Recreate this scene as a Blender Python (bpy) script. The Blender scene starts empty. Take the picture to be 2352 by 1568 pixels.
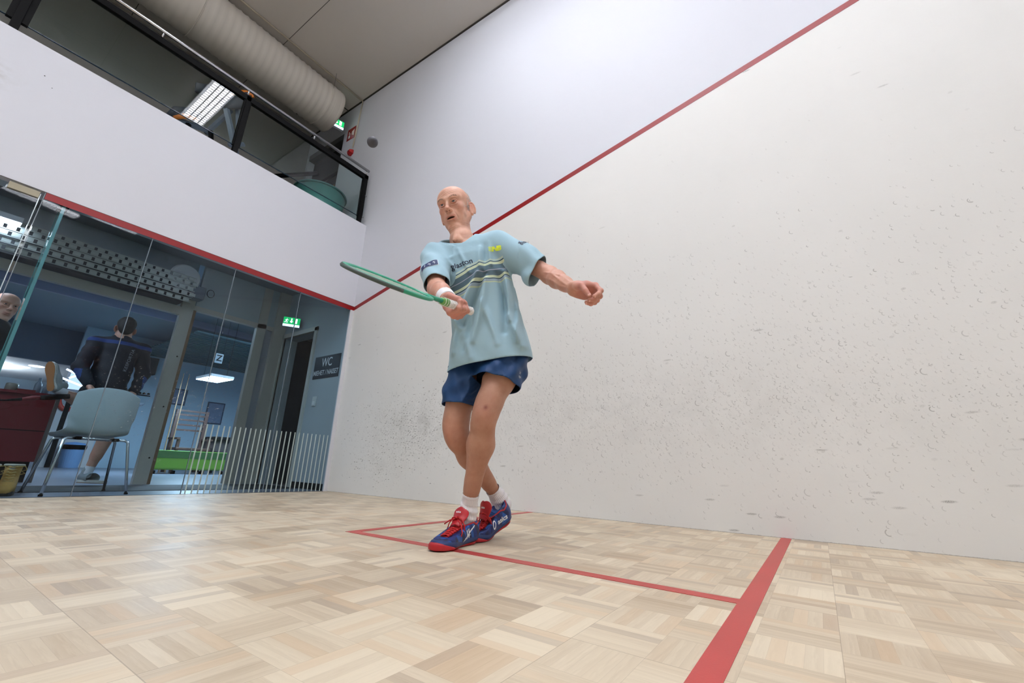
import bpy, bmesh, math, random
import numpy as np
from mathutils import Vector, Matrix, Euler
from mathutils.bvhtree import BVHTree
random.seed(7); np.random.seed(7)
SC = bpy.context.scene
COL = SC.collection
PI = math.pi

# ---------------------------------------------------------------- camera
cam_data = bpy.data.cameras.new('camera'); cam = bpy.data.objects.new('camera', cam_data); COL.objects.link(cam)
_R = ((0.5752, -0.8172, 0.0361), (-0.2713, -0.1490, 0.9509), (-0.7717, -0.5568, -0.3074))
CAMPOS = Vector((-3.0612, -4.4835, 0.3132))
_m = Matrix(_R).transposed().to_4x4(); _m.translation = CAMPOS
cam.matrix_world = _m
cam_data.sensor_width = 36.0; cam_data.lens = 987.02 * 36.0 / 2352.0
cam_data.shift_x = 29.03 / 2352.0; cam_data.shift_y = -28.73 / 2352.0
cam_data.clip_start = 0.02; cam_data.clip_end = 100
SC.camera = cam
# ---------------------------------------------------------------- exposure and world
SC.view_settings.view_transform = 'Standard'; SC.view_settings.look = 'None'
SC.view_settings.gamma = 1.0; SC.view_settings.use_curve_mapping = False
SC.view_settings.exposure = 0.97
w = bpy.data.worlds.new('world'); SC.world = w; w.use_nodes = True
w.node_tree.nodes['Background'].inputs[0].default_value = (0.6, 0.7, 0.9, 1)
w.node_tree.nodes['Background'].inputs[1].default_value = 0.02
# ---------------------------------------------------------------- light strengths (the lamps are built further down)
COURT_LAMP = 33.0          # louvred court luminaires, radiance
GALLERY_LAMP = 1.0
LOBBY_LAMP = 32.0
ROOM_LAMP = 34.0
try:
    SC.cycles.max_bounces = 8; SC.cycles.use_adaptive_sampling = True; SC.cycles.adaptive_threshold = 0.025; SC.cycles.transparent_max_bounces = 16
    SC.cycles.use_denoising = True; SC.cycles.sample_clamp_indirect = 6.0
    SC.cycles.caustics_reflective = False; SC.cycles.caustics_refractive = False
except Exception: pass

# ---------------------------------------------------------------- node helpers
class N:
    """a float socket with arithmetic"""
    def __init__(s, nt, v): s.nt = nt; s.v = v
    def _m(s, op, *a):
        n = s.nt.nodes.new('ShaderNodeMath'); n.operation = op
        for i, x in enumerate((s,) + a):
            x = x.v if isinstance(x, N) else x
            if isinstance(x, (int, float)): n.inputs[i].default_value = x
            else: s.nt.links.new(x, n.inputs[i])
        return N(s.nt, n.outputs[0])
    def __add__(s, o): return s._m('ADD', o)
    def __radd__(s, o): return s._m('ADD', o)
    def __sub__(s, o): return s._m('SUBTRACT', o)
    def __rsub__(s, o): return N(s.nt, o)._m('SUBTRACT', s)
    def __mul__(s, o): return s._m('MULTIPLY', o)
    def __rmul__(s, o): return s._m('MULTIPLY', o)
    def __truediv__(s, o): return s._m('DIVIDE', o)
    def floor(s): return s._m('FLOOR')
    def fract(s): return s._m('FRACT')
    def mod(s, o): return s._m('FLOORED_MODULO', o)
    def abs(s): return s._m('ABSOLUTE')
    def lt(s, o): return s._m('LESS_THAN', o)
    def gt(s, o): return s._m('GREATER_THAN', o)
    def max(s, o): return s._m('MAXIMUM', o)
    def min(s, o): return s._m('MINIMUM', o)
    def pow(s, o): return s._m('POWER', o)
    def exp(s): return s._m('EXPONENT')
    def sin(s): return s._m('SINE')
    def clamp(s):
        r = s._m('ADD', 0.0); r.v.node.use_clamp = True; return r
    def step(s, a, b):
        n = s.nt.nodes.new('ShaderNodeMapRange'); n.interpolation_type = 'SMOOTHSTEP'
        s.nt.links.new(s.v, n.inputs[0]); n.inputs[1].default_value = a; n.inputs[2].default_value = b
        return N(s.nt, n.outputs[0])

def new_mat(name):
    m = bpy.data.materials.new(name); m.use_nodes = True
    return m, m.node_tree, m.node_tree.nodes['Principled BSDF']
def rgb(h):
    """sRGB 0-255 triple to linear"""
    return tuple((c / 255 / 12.92 if c / 255 <= 0.04045 else ((c / 255 + 0.055) / 1.055) ** 2.4) for c in h) + (1.0,)
MATS = {}
def mat(name, col, rough=0.5, metal=0.0, spec=0.5, emit=0.0, noise=0.0, nscale=20.0, bump=0.0, bscale=200.0, coat=0.0, sub=0.0):
    if name in MATS: return MATS[name]
    m, nt, b = new_mat(name)
    c = rgb(col)
    b.inputs['Base Color'].default_value = c
    b.inputs['Roughness'].default_value = rough; b.inputs['Metallic'].default_value = metal
    b.inputs['Specular IOR Level'].default_value = spec
    b.inputs['Coat Weight'].default_value = coat
    if sub: b.inputs['Subsurface Weight'].default_value = sub; b.inputs['Subsurface Radius'].default_value = (0.01, 0.004, 0.002); b.inputs['Subsurface Scale'].default_value = 1.0
    tc = None
    if noise or bump:
        tc = nt.nodes.new('ShaderNodeTexCoord')
    if noise:
        nz = nt.nodes.new('ShaderNodeTexNoise'); nz.inputs['Scale'].default_value = nscale; nz.inputs['Detail'].default_value = 5
        nt.links.new(tc.outputs['Object'], nz.inputs['Vector'])
        mx = nt.nodes.new('ShaderNodeMix'); mx.data_type = 'RGBA'
        mx.inputs[6].default_value = tuple(x * (1 - noise) for x in c[:3]) + (1,)
        mx.inputs[7].default_value = tuple(min(1, x * (1 + noise)) for x in c[:3]) + (1,)
        nt.links.new(nz.outputs['Fac'], mx.inputs[0]); nt.links.new(mx.outputs[2], b.inputs['Base Color'])
    if bump:
        nb = nt.nodes.new('ShaderNodeTexNoise'); nb.inputs['Scale'].default_value = bscale; nb.inputs['Detail'].default_value = 3
        nt.links.new(tc.outputs['Object'], nb.inputs['Vector'])
        bp = nt.nodes.new('ShaderNodeBump'); bp.inputs['Strength'].default_value = bump; bp.inputs['Distance'].default_value = 0.002
        nt.links.new(nb.outputs['Fac'], bp.inputs['Height']); nt.links.new(bp.outputs[0], b.inputs['Normal'])
    if emit:
        b.inputs['Emission Color'].default_value = c; b.inputs['Emission Strength'].default_value = emit
    MATS[name] = m
    return m
def mixcol(nt, fac, a, b):
    mx = nt.nodes.new('ShaderNodeMix'); mx.data_type = 'RGBA'
    for i, x in ((0, fac), (6, a), (7, b)):
        x = x.v if isinstance(x, N) else x
        if isinstance(x, (tuple, float, int)): mx.inputs[i].default_value = x
        else: nt.links.new(x, mx.inputs[i])
    return mx.outputs[2]
def coords(nt, kind='Object'):
    tc = nt.nodes.new('ShaderNodeTexCoord'); sp = nt.nodes.new('ShaderNodeSeparateXYZ')
    nt.links.new(tc.outputs[kind], sp.inputs[0])
    return [N(nt, sp.outputs[i]) for i in range(3)]
def combine(nt, x, y, z=0.0):
    c = nt.nodes.new('ShaderNodeCombineXYZ')
    for i, v in enumerate((x, y, z)):
        v = v.v if isinstance(v, N) else v
        if isinstance(v, (int, float)): c.inputs[i].default_value = v
        else: nt.links.new(v, c.inputs[i])
    return c.outputs[0]
def noise(nt, vec, scale, detail=3, rough=0.5):
    n = nt.nodes.new('ShaderNodeTexNoise'); n.inputs['Scale'].default_value = scale; n.inputs['Detail'].default_value = detail
    n.inputs['Roughness'].default_value = rough
    nt.links.new(vec, n.inputs['Vector']); return N(nt, n.outputs['Fac'])
def white(nt, vec):
    n = nt.nodes.new('ShaderNodeTexWhiteNoise'); n.noise_dimensions = '3D'
    nt.links.new(vec, n.inputs['Vector']); return N(nt, n.outputs['Value'])

# ---------------------------------------------------------------- mesh helpers
class MB:
    def __init__(s): s.v = []; s.f = []
    def add(s, vs, fs):
        o = len(s.v); s.v += [tuple(v) for v in vs]; s.f += [tuple(i + o for i in f) for f in fs]; return s
    def box(s, a, b, M=None):
        x0, y0, z0 = a; x1, y1, z1 = b
        vs = [(x0, y0, z0), (x1, y0, z0), (x1, y1, z0), (x0, y1, z0), (x0, y0, z1), (x1, y0, z1), (x1, y1, z1), (x0, y1, z1)]
        if M is not None: vs = [M @ Vector(v) for v in vs]
        return s.add(vs, [(0, 3, 2, 1), (4, 5, 6, 7), (0, 1, 5, 4), (1, 2, 6, 5), (2, 3, 7, 6), (3, 0, 4, 7)])
    def tube(s, pts, r, n=10, cap=True, closed=False, flat=None):
        """tube along a polyline; r is a number or a list"""
        P = [Vector(p) for p in pts]; k = len(P); rs = r if isinstance(r, (list, tuple)) else [r] * k
        up = None; vs = []; fs = []
        for i in range(k):
            if closed: t = (P[(i + 1) % k] - P[i - 1])
            else: t = (P[min(i + 1, k - 1)] - P[max(i - 1, 0)])
            t = t.normalized() if t.length > 1e-9 else Vector((0, 0, 1))
            if up is None:
                up = Vector((0, 0, 1)) if abs(t.z) < 0.9 else Vector((1, 0, 0))
            u = (up - t * up.dot(t)).normalized(); w_ = t.cross(u); up = u
            fx, fy = flat if flat else (1, 1)
            for j in range(n):
                a = 2 * PI * j / n
                vs.append(P[i] + (u * math.cos(a) * fx + w_ * math.sin(a) * fy) * rs[i])
        m = k if closed else k - 1
        for i in range(m):
            for j in range(n):
                a = i * n + j; b = i * n + (j + 1) % n; i2 = (i + 1) % k
                fs.append((a, b, i2 * n + (j + 1) % n, i2 * n + j))
        if cap and not closed:
            fs.append(tuple(range(n - 1, -1, -1))); fs.append(tuple((k - 1) * n + j for j in range(n)))
        return s.add(vs, fs)
    def cyl(s, a, b, r, r2=None, n=16): return s.tube([a, b], [r, r if r2 is None else r2], n)
    def lathe(s, prof, c=(0, 0, 0), n=32, M=None):
        vs = []; fs = []
        for (r, z) in prof:
            for j in range(n):
                a = 2 * PI * j / n; v = Vector((r * math.cos(a), r * math.sin(a), z))
                if M is not None: v = M @ v
                vs.append(v + Vector(c))
        for i in range(len(prof) - 1):
            for j in range(n):
                fs.append((i * n + j, i * n + (j + 1) % n, (i + 1) * n + (j + 1) % n, (i + 1) * n + j))
        return s.add(vs, fs)
    def quad(s, a, b, c, d): return s.add([a, b, c, d], [(0, 1, 2, 3)])
    def prism(s, poly, axis, a0, a1):
        """extrude 2D polygon along axis 0/1/2"""
        n = len(poly); vs = []
        for a in (a0, a1):
            for (p, q) in poly:
                v = [p, q]; v.insert(axis, a); vs.append(v)
        fs = [tuple(range(n - 1, -1, -1)), tuple(range(n, 2 * n))]
        for i in range(n): fs.append((i, (i + 1) % n, n + (i + 1) % n, n + i))
        return s.add(vs, fs)
    def build(s, name, m, parent=None, smooth=False, bevel=0.0, sub=0, loc=None, seg=2):
        me = bpy.data.meshes.new(name); me.from_pydata([tuple(v) for v in s.v], [], s.f); me.validate(); me.update()
        o = bpy.data.objects.new(name, me); COL.objects.link(o)
        for mm in (m if isinstance(m, (list, tuple)) else [m]): me.materials.append(mm)
        bm = bmesh.new(); bm.from_mesh(me); bmesh.ops.recalc_face_normals(bm, faces=bm.faces); bm.to_mesh(me); bm.free()
        if smooth: me.shade_smooth()
        if bevel:
            b = o.modifiers.new('bevel', 'BEVEL'); b.width = bevel; b.segments = seg; b.limit_method = 'ANGLE'; b.angle_limit = 0.6
        if sub: d = o.modifiers.new('sub', 'SUBSURF'); d.levels = sub; d.render_levels = sub
        if parent is not None: o.parent = parent
        if loc is not None: o.location = loc
        return o
def tag(o, label=None, cat=None, group=None, kind=None):
    if label: o['label'] = label
    if cat: o['category'] = cat
    if group: o['group'] = group
    if kind: o['kind'] = kind
    return o
def empty(name, loc=(0, 0, 0), rz=0.0, label=None, cat=None, group=None):
    o = bpy.data.objects.new(name, None); COL.objects.link(o); o.empty_display_size = 0.1
    o.location = loc; o.rotation_euler = (0, 0, rz)
    return tag(o, label, cat, group)
def struct(o): o['kind'] = 'structure'; return o
def text_mesh(body, size=0.1, extrude=0.0, bold=0.0, spacing=1.0, align='CENTER'):
    """vertices and faces of a word in the xy plane"""
    cu = bpy.data.curves.new('t', 'FONT'); cu.body = body; cu.size = size; cu.extrude = extrude; cu.offset = bold
    cu.align_x = align; cu.align_y = 'CENTER'; cu.space_character = spacing; cu.resolution_u = 6
    o = bpy.data.objects.new('t', cu); COL.objects.link(o)
    dg = bpy.context.evaluated_depsgraph_get(); dg.update()
    me = bpy.data.meshes.new_from_object(o.evaluated_get(dg))
    vs = [v.co.copy() for v in me.vertices]; fs = [tuple(p.vertices) for p in me.polygons]
    bpy.data.objects.remove(o); bpy.data.curves.remove(cu); bpy.data.meshes.remove(me)
    return vs, fs
def text_on(body, size, M, m, name='lettering', parent=None, bold=0.0, extrude=0.0005, spacing=1.0, sx=1.0):
    vs, fs = text_mesh(body, size, extrude, bold, spacing)
    mb = MB(); mb.add([M @ Vector((v.x * sx, v.y, v.z)) for v in vs], fs)
    return mb.build(name, m, parent)
def frame(origin, xdir, ydir):
    x = Vector(xdir).normalized(); z = x.cross(Vector(ydir)).normalized(); y = z.cross(x)
    M = Matrix((x, y, z)).transposed().to_4x4(); M.translation = Vector(origin); return M

# ================================================================ THE COURT
X0, YF, XL, ZC = 0.0, -9.75, -6.4, 5.8      # side wall, front wall, left wall, ceiling
ZB, ZG = 3.35, 2.18                         # top of the solid back wall, its underside over the glass
YBK = 2.0                                   # back of the gallery

def floor_material():
    m, nt, b = new_mat('parquet')
    x, y, z = coords(nt)
    S = 0.144
    u = (x + 20.0 + 0.018) / S; v = (y + 20.0 + 0.0213) / S
    iu = u.floor(); iv = v.floor()
    par = (iu + iv).mod(2.0)
    fu = u.fract(); fv = v.fract()
    a = fu * (1.0 - par) + fv * par            # across the fingers
    l = fv * (1.0 - par) + fu * par
    st = (a * 5.0).floor()
    r1 = white(nt, combine(nt, iu, iv, st))
    r2 = white(nt, combine(nt, iu, iv, 77.0))
    r3 = white(nt, combine(nt, st, iv + 31.0, iu))
    r2b = white(nt, combine(nt, (iu / 3.0).floor(), (iv / 2.0).floor(), 5.0))
    # grain
    gx = combine(nt, a * 26.0 + r1 * 40.0, l * 2.2 + r3 * 11.0, r1 * 9.0)
    g = noise(nt, gx, 1.0, 5, 0.6)
    wave = ((a * 5.0 + g * 1.2 + r1 * 7.0) * 9.0).sin() * 0.5 + 0.5
    big = noise(nt, combine(nt, x, y, 0.0), 1.4, 3)
    t = (r1 * 0.26 + r2 * 0.34 + g * 0.30 + wave * 0.06 + (big - 0.5) * 0.35 + (r2b - 0.5) * 0.12 + par * 0.10).clamp()  # par lightens alternate squares: grain sheen put into the colour
    c = mixcol(nt, t.step(0.05, 0.95), rgb((168, 147, 121)), rgb((214, 199, 174)))
    warm = r3.step(0.80, 0.92)
    c = mixcol(nt, warm * 0.35, c, rgb((196, 164, 128)))
    grey = r1.lt(0.08) * 0.3
    c = mixcol(nt, grey, c, rgb((160, 146, 132)))
    e = (a * 5.0).fract(); e = (e - 0.5).abs()
    seam1 = e.gt(0.487) * 0.14
    sq = ((fu - 0.5).abs().max((fv - 0.5).abs())).gt(0.4965) * 0.25
    pu = (u / 4.0).fract(); pv = (v / 3.0).fract()
    pan = ((pu - 0.5).abs().max((pv - 0.5).abs())).gt(0.4984) * 0.45
    c = mixcol(nt, seam1.max(sq).max(pan), c, rgb((108, 88, 70)))
    # small scuffs
    sc = noise(nt, combine(nt, x * 3.0, y * 9.0, 3.0), 2.2, 6, 0.7)
    c = mixcol(nt, sc.step(0.66, 0.80) * 0.18, c, rgb((90, 80, 74)))
    nt.links.new(c, b.inputs['Base Color'])
    ro = noise(nt, combine(nt, x, y, 9.0), 5.0, 4) * 0.16 + r2 * 0.10 + 0.33
    nt.links.new(ro.v, b.inputs['Roughness'])
    b.inputs['Specular IOR Level'].default_value = 0.42
    bp = nt.nodes.new('ShaderNodeBump'); bp.inputs['Strength'].default_value = 0.25; bp.inputs['Distance'].default_value = 0.001
    hgt = (seam1 * -4.0) + g * 0.4 + r1 * 0.4
    nt.links.new(hgt.v, bp.inputs['Height']); nt.links.new(bp.outputs[0], b.inputs['Normal'])
    return m

def wall_marks_material():
    m, nt, b = new_mat('court_wall_plaster')
    x, y, z = coords(nt)
    n1 = noise(nt, combine(nt, y, z, 0.0), 1.3, 4)
    line = (y * -0.25026 + 2.155)                       # the sloping out line
    above = (z - line).step(-0.01, 0.01)
    c = mixcol(nt, n1, rgb((216, 215, 212)), rgb((227, 226, 223)))
    c = mixcol(nt, above, c, rgb((207, 208, 215)))
    # dirt density over the wall
    def blob(yc, zc, sy, sz):
        return (((y - yc) / sy).pow(2.0) + ((z - zc) / sz).pow(2.0)) * -1.0
    d1 = (blob(-1.25, 0.66, 0.55, 0.24).exp() + blob(-0.85, 0.30, 0.35, 0.14).exp() * 0.45).min(1.0)
    d2 = blob(-3.2, 0.72, 2.0, 0.30).exp()
    d3 = blob(-4.6, 1.0, 2.4, 0.75).exp()
    dens = (d1 * 1.1 + d2 * 0.75 + d3 * 0.36).min(1.0)
    gate = (1.0 - above)
    dirt = None
    wob = noise(nt, combine(nt, y * 5.0, z * 5.0, 1.0), 3.0, 3)
    P0 = combine(nt, y, z, 0.0)
    def crescents(scale, rad, wid, seed, dthr, strength, rot, squash=1.0, cut=0.35):
        nonlocal dirt
        cc = combine(nt, y * scale + seed, z * scale * squash + seed * 0.37, 0.0)
        vo = nt.nodes.new('ShaderNodeTexVoronoi'); vo.voronoi_dimensions = '2D'; vo.inputs['Scale'].default_value = 1.0
        nt.links.new(cc, vo.inputs['Vector'])
        sub = nt.nodes.new('ShaderNodeVectorMath'); sub.operation = 'SUBTRACT'
        nt.links.new(cc, sub.inputs[0]); nt.links.new(vo.outputs['Position'], sub.inputs[1])
        sp = nt.nodes.new('ShaderNodeSeparateXYZ'); nt.links.new(sub.outputs[0], sp.inputs[0])
        px, py = N(nt, sp.outputs[0]), N(nt, sp.outputs[1])
        sc = nt.nodes.new('ShaderNodeSeparateColor'); nt.links.new(vo.outputs['Color'], sc.inputs[0])
        ra, rb, rc = [N(nt, sc.outputs[i]) for i in range(3)]
        dist = N(nt, vo.outputs['Distance'])
        R = rad * scale * (rc * 0.8 + 0.5)
        ring = 1.0 - ((dist - R).abs() / (wid * scale)).step(0.2, 1.0)
        dirx, diry = math.cos(rot), math.sin(rot)
        ca = (px * dirx + py * diry) / dist.max(0.001)
        jit = (rb - 0.5) * 0.5
        arc = (ca + jit).step(cut, cut + 0.45)
        on = ra.lt(dens * dthr)
        k = ring * arc * on * (rb * rb * 0.85 + 0.15) * strength
        dirt = k if dirt is None else dirt.max(k)
    # looked at from the court the marks open towards the upper front
    crescents(10.0, 0.0150, 0.0036, 3.3, 0.70, 0.50, math.radians(335), cut=0.1)
    crescents(15.0, 0.0115, 0.0030, 11.7, 1.1, 0.46, math.radians(330), cut=0.15)
    crescents(23.0, 0.0085, 0.0026, 27.1, 1.3, 0.42, math.radians(340), cut=0.15)
    crescents(34.0, 0.0065, 0.0022, 41.9, 1.4, 0.42, math.radians(325), cut=0.2)
    # scattered marks all over the lower wall, up to the line
    def smudges(sy, sz, seed, thr, strength, density):
        nonlocal dirt
        cc = combine(nt, y * sy + z * sz * 0.25 + seed, z * sz - y * sy * 0.05 + seed * 0.61, 0.0)
        vo = nt.nodes.new('ShaderNodeTexVoronoi'); vo.voronoi_dimensions = '2D'; vo.inputs['Scale'].default_value = 1.0
        nt.links.new(cc, vo.inputs['Vector'])
        sc = nt.nodes.new('ShaderNodeSeparateColor'); nt.links.new(vo.outputs['Color'], sc.inputs[0])
        ra, rb = N(nt, sc.outputs[0]), N(nt, sc.outputs[1])
        dist = N(nt, vo.outputs['Distance'])
        k = (1.0 - (dist / thr).step(0.35, 1.0)) * ra.lt(density) * rb * strength
        g = noise(nt, P0, 260.0, 2).step(0.35, 0.6)
        dirt = dirt.max(k * (g * 0.7 + 0.3))
    low = (blob(-4.6, 0.35, 2.2, 0.28)).exp()
    smudges(7.0, 30.0, 5.1, 0.26, 0.55, low * 0.07 + 0.004)
    smudges(26.0, 84.0, 9.3, 0.38, 1.1, d1 * 0.62)
    smudges(60.0, 95.0, 19.3, 0.36, 0.70, d1 * 0.55 + d2 * 0.12)
    smudges(11.0, 16.0, 2.9, 0.16, 0.35, dens * 0.12 + 0.01)
    haze = (noise(nt, P0, 6.0, 6, 0.7).step(0.38, 0.75)) * (d1 * 0.24 + d2 * 0.12)
    dirt = (dirt * (wob * 0.8 + 0.6)).max(haze) * gate
    c = mixcol(nt, dirt.clamp(), c, rgb((84, 80, 74)))
    # patched, grimy foot of the wall
    foot = (1.0 - (z + noise(nt, combine(nt, y * 4.0, z, 0.0), 6.0, 5, 0.8) * 0.010).step(0.004, 0.010))
    c = mixcol(nt, foot * 0.75, c, rgb((105, 98, 88)))
    nt.links.new(c, b.inputs['Base Color'])
    b.inputs['Roughness'].default_value = 0.55; b.inputs['Specular IOR Level'].default_value = 0.30
    bp = nt.nodes.new('ShaderNodeBump'); bp.inputs['Strength'].default_value = 0.35; bp.inputs['Distance'].default_value = 0.004
    h1 = noise(nt, combine(nt, y, z, 0.0), 9.0, 6, 0.6)
    nt.links.new(h1.v, bp.inputs['Height']); nt.links.new(bp.outputs[0], b.inputs['Normal'])
    return m

M_WALL = wall_marks_material()
M_FLOOR = floor_material()
M_WHITE = mat('white_wall_paint', (206, 207, 214), 0.5, bump=0.25, bscale=30, spec=0.3)
def stain(m):
    nt = m.node_tree; b = nt.nodes['Principled BSDF']; x, y, z = coords(nt)
    n = noise(nt, combine(nt, x * 3.0, z * 5.0, 2.0), 4.0, 6, .7); d = (((x + 3.40) / .16).pow(2.0) + ((z - 2.93) / .10).pow(2.0)) * -1.0
    k = (d.exp() * 1.5 * n.step(.35, .7)).clamp(); n2 = noise(nt, combine(nt, x * 1.2, z * 6.0, 7.0), 3.0, 6, .75).step(.60, .80) * .10
    c = mixcol(nt, k * .55, rgb((206, 207, 214)), rgb((150, 142, 128))); c = mixcol(nt, n2, c, rgb((160, 158, 160))); nt.links.new(c, b.inputs['Base Color'])
stain(M_WHITE)
M_WHITE2 = mat('plain_white_paint', (218, 217, 213), 0.6, noise=0.02, nscale=2)
M_CEIL = mat('ceiling_board', (196, 191, 184), 0.8, noise=0.03, nscale=1.5)
M_RED = mat('red_line_paint', (136, 5, 12), 0.38, noise=0.12, nscale=14)
M_TAPE = mat('floor_line_red', (176, 60, 56), 0.42, noise=0.14, nscale=5, bump=0.1)
M_BLACK = mat('black_metal', (5, 5, 6), 0.6, spec=.12)
M_BLACKM = mat('black_matte', (8, 8, 9), 0.8, spec=.2)
M_STEEL = mat('brushed_steel', (205, 205, 208), 0.22, metal=1.0)
M_CHROME = mat('chrome', (215, 217, 220), 0.12, metal=1.0)
M_CREAM = mat('cream_frame_paint', (190, 184, 172), 0.5, noise=0.04, nscale=8)
M_WOOD = mat('raw_wood_edge', (140, 108, 80), 0.6, noise=0.15, nscale=30)
M_DARKJ = mat('dark_joint', (60, 56, 52), 0.8)

def lamp_mat(name, strength, col=(225, 236, 255)):
    m, nt, b = new_mat(name); e = nt.nodes.new('ShaderNodeEmission'); e.inputs[0].default_value = rgb(col); e.inputs[1].default_value = strength
    nt.links.new(e.outputs[0], nt.nodes['Material Output'].inputs[0]); return m
def glass_mat(name, tint, ior=1.5, scratches=False, refl=1.0, rough=0.0, k=1.0):
    m, nt, b = new_mat(name); nt.nodes.remove(b)
    tr = nt.nodes.new('ShaderNodeBsdfTransparent'); tr.inputs[0].default_value = tint
    gl = nt.nodes.new('ShaderNodeBsdfGlossy'); gl.inputs['Roughness'].default_value = rough; gl.inputs[0].default_value = (refl, refl, refl, 1)
    fr = nt.nodes.new('ShaderNodeFresnel'); fr.inputs['IOR'].default_value = ior
    ge = nt.nodes.new('ShaderNodeNewGeometry'); fac = (N(nt, fr.outputs[0]) * (1.0 - N(nt, ge.outputs['Backfacing'])) * k).min(1.0)   # both faces of the pane
    mx = nt.nodes.new('ShaderNodeMixShader'); nt.links.new(fac.v, mx.inputs[0]); nt.links.new(tr.outputs[0], mx.inputs[1]); nt.links.new(gl.outputs[0], mx.inputs[2])
    out = mx.outputs[0]
    if scratches:
        x, y, z = coords(nt)
        s = None
        for (a, sx, sz, thr, seed) in ((0.5, 13.0, 60.0, 0.10, 3.0), (-0.7, 17.0, 70.0, 0.09, 8.0)):
            ca, sa = math.cos(a), math.sin(a)
            cc = combine(nt, (x * ca + z * sa) * sx + seed, (z * ca - x * sa) * sz + seed, 0.0)
            vo = nt.nodes.new('ShaderNodeTexVoronoi'); vo.voronoi_dimensions = '2D'; vo.inputs['Scale'].default_value = 1.0
            nt.links.new(cc, vo.inputs['Vector'])
            sc = nt.nodes.new('ShaderNodeSeparateColor'); nt.links.new(vo.outputs['Color'], sc.inputs[0])
            k = (1.0 - (N(nt, vo.outputs['Distance']) / thr).step(0.3, 1.0)) * N(nt, sc.outputs[0]).lt(0.28)
            s = k if s is None else s.max(k)
        area = ((((x + 1.55) / 0.55).pow(2.0) + ((z - 0.75) / 0.35).pow(2.0)) * -1.0).exp()
        s = s * (area * 0.6 + 0.015)
        df = nt.nodes.new('ShaderNodeBsdfDiffuse'); df.inputs[0].default_value = (0.9, 0.9, 0.9, 1)
        m2 = nt.nodes.new('ShaderNodeMixShader'); nt.links.new(s.v, m2.inputs[0]); nt.links.new(out, m2.inputs[1]); nt.links.new(df.outputs[0], m2.inputs[2])
        out = m2.outputs[0]
    nt.links.new(out, nt.nodes['Material Output'].inputs[0])
    return m
M_GLASS = glass_mat('court_glass', (0.74, 0.82, 0.86, 1), 1.45, scratches=True, k=0.62)
M_BGLASS = glass_mat('balustrade_glass', (0.80, 0.88, 0.88, 1), 1.5)
M_GEDGE = mat('glass_edge', (120, 175, 172), 0.15, spec=0.6)

# floor and walls
struct(MB().box((XL, YF, -0.1), (0.0, 0.0, 0.0)).build('floor', M_FLOOR))
# side wall: court part, with the strip beside the gallery and its doorway cut out
mb = MB()
mb.box((0, YF, -0.1), (0.2, 0.0, 7.0)); mb.box((0, 0.0, 2.90), (0.2, 0.95, 7.0)); mb.box((0, 0.95, 5.35), (0.2, 1.93, 7.0)); mb.box((0, 1.93, 2.9), (0.2, YBK + 0.2, 7.0))
mb.box((0, 0.95, 2.9), (0.2, 1.93, 3.35))
struct(mb.build('wall_right', M_WALL))
struct(MB().box((XL - 0.2, YF - 0.2, -0.1), (0.2, YF, 7.0)).build('wall_front', mat('front_wall_paint', (196, 196, 198), .6)))
struct(MB().box((XL - 0.2, YF, -0.1), (XL, YBK + 0.2, 7.0)).build('wall_left', M_WHITE2))
mbb = MB().box((XL, 0.0, ZG), (0.0, 0.18, ZB))
wb = struct(mbb.build('wall_back', M_WHITE))
struct(MB().box((XL, YBK, 3.0), (0.0, YBK + 0.2, 7.0)).build('wall_gallery', mat('gallery_wall_paint', (150, 148, 142), 0.7, noise=0.05, nscale=2)))
struct(MB().box((XL, 0.18, 2.95), (0.0, YBK, 3.33)).build('floor_gallery', mat('gallery_slab', (120, 118, 116), 0.8)))
# ceiling with board joints
mb = MB().box((XL, YF, ZC), (0.0, YBK, ZC + 0.1))
ceil = struct(mb.build('ceiling', M_CEIL))
mb = MB()
for xx in (-1.25, -2.6, -3.9, -5.2): mb.box((xx - 0.003, YF, ZC - 0.002), (xx + 0.003, YBK, ZC))
for yy in (0.94, -2.9, -5.8): mb.box((XL, yy - (0.010 if yy > 0 else 0.003), ZC - 0.002), (0, yy + (0.010 if yy > 0 else 0.003), ZC))
mb.box((-0.02, YF, ZC - 0.012), (-0.001, YBK, ZC))
struct(mb.build('trim_1', M_DARKJ))
# out line on the side wall, the line on the glass wall
mb = MB()
ya, yb = 0.0, YF
za, zb = 2.13, 4.57
mb.add([(0, ya, za), (0, ya, za + .05), (0, yb, zb + .05), (0, yb, zb), (-.0015, ya, za), (-.0015, ya, za + .05), (-.0015, yb, zb + .05), (-.0015, yb, zb)],
       [(0, 1, 2, 3), (4, 7, 6, 5), (0, 4, 5, 1), (3, 2, 6, 7), (1, 5, 6, 2), (0, 3, 7, 4)])
struct(mb.build('trim_2', M_RED))
struct(MB().box((-2.80, -0.002, 2.125), (0, 0.0, 2.18)).build('trim_3', M_RED))
# floor lines
T = 0.0012
struct(MB().box((XL, -4.31, 0), (0, -4.26, T)).build('trim_4', M_TAPE))
struct(MB().box((-1.65, -4.26, 0), (-1.60, -2.61, T)).build('trim_5', M_TAPE))
struct(MB().box((-1.60, -2.66, 0), (0, -2.61, T)).build('trim_6', M_TAPE))
# white corner bead and the pale crack under the back wall
struct(MB().box((-0.045, -0.004, 0), (0.0, 0.022, 2.13)).build('trim_7', mat('corner_bead', (205, 205, 210), 0.5)))
mb = MB().box((XL, -0.0015, 2.180), (0, 0.0, 2.184)); 
struct(mb.build('trim_8', M_DARKJ))

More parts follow.
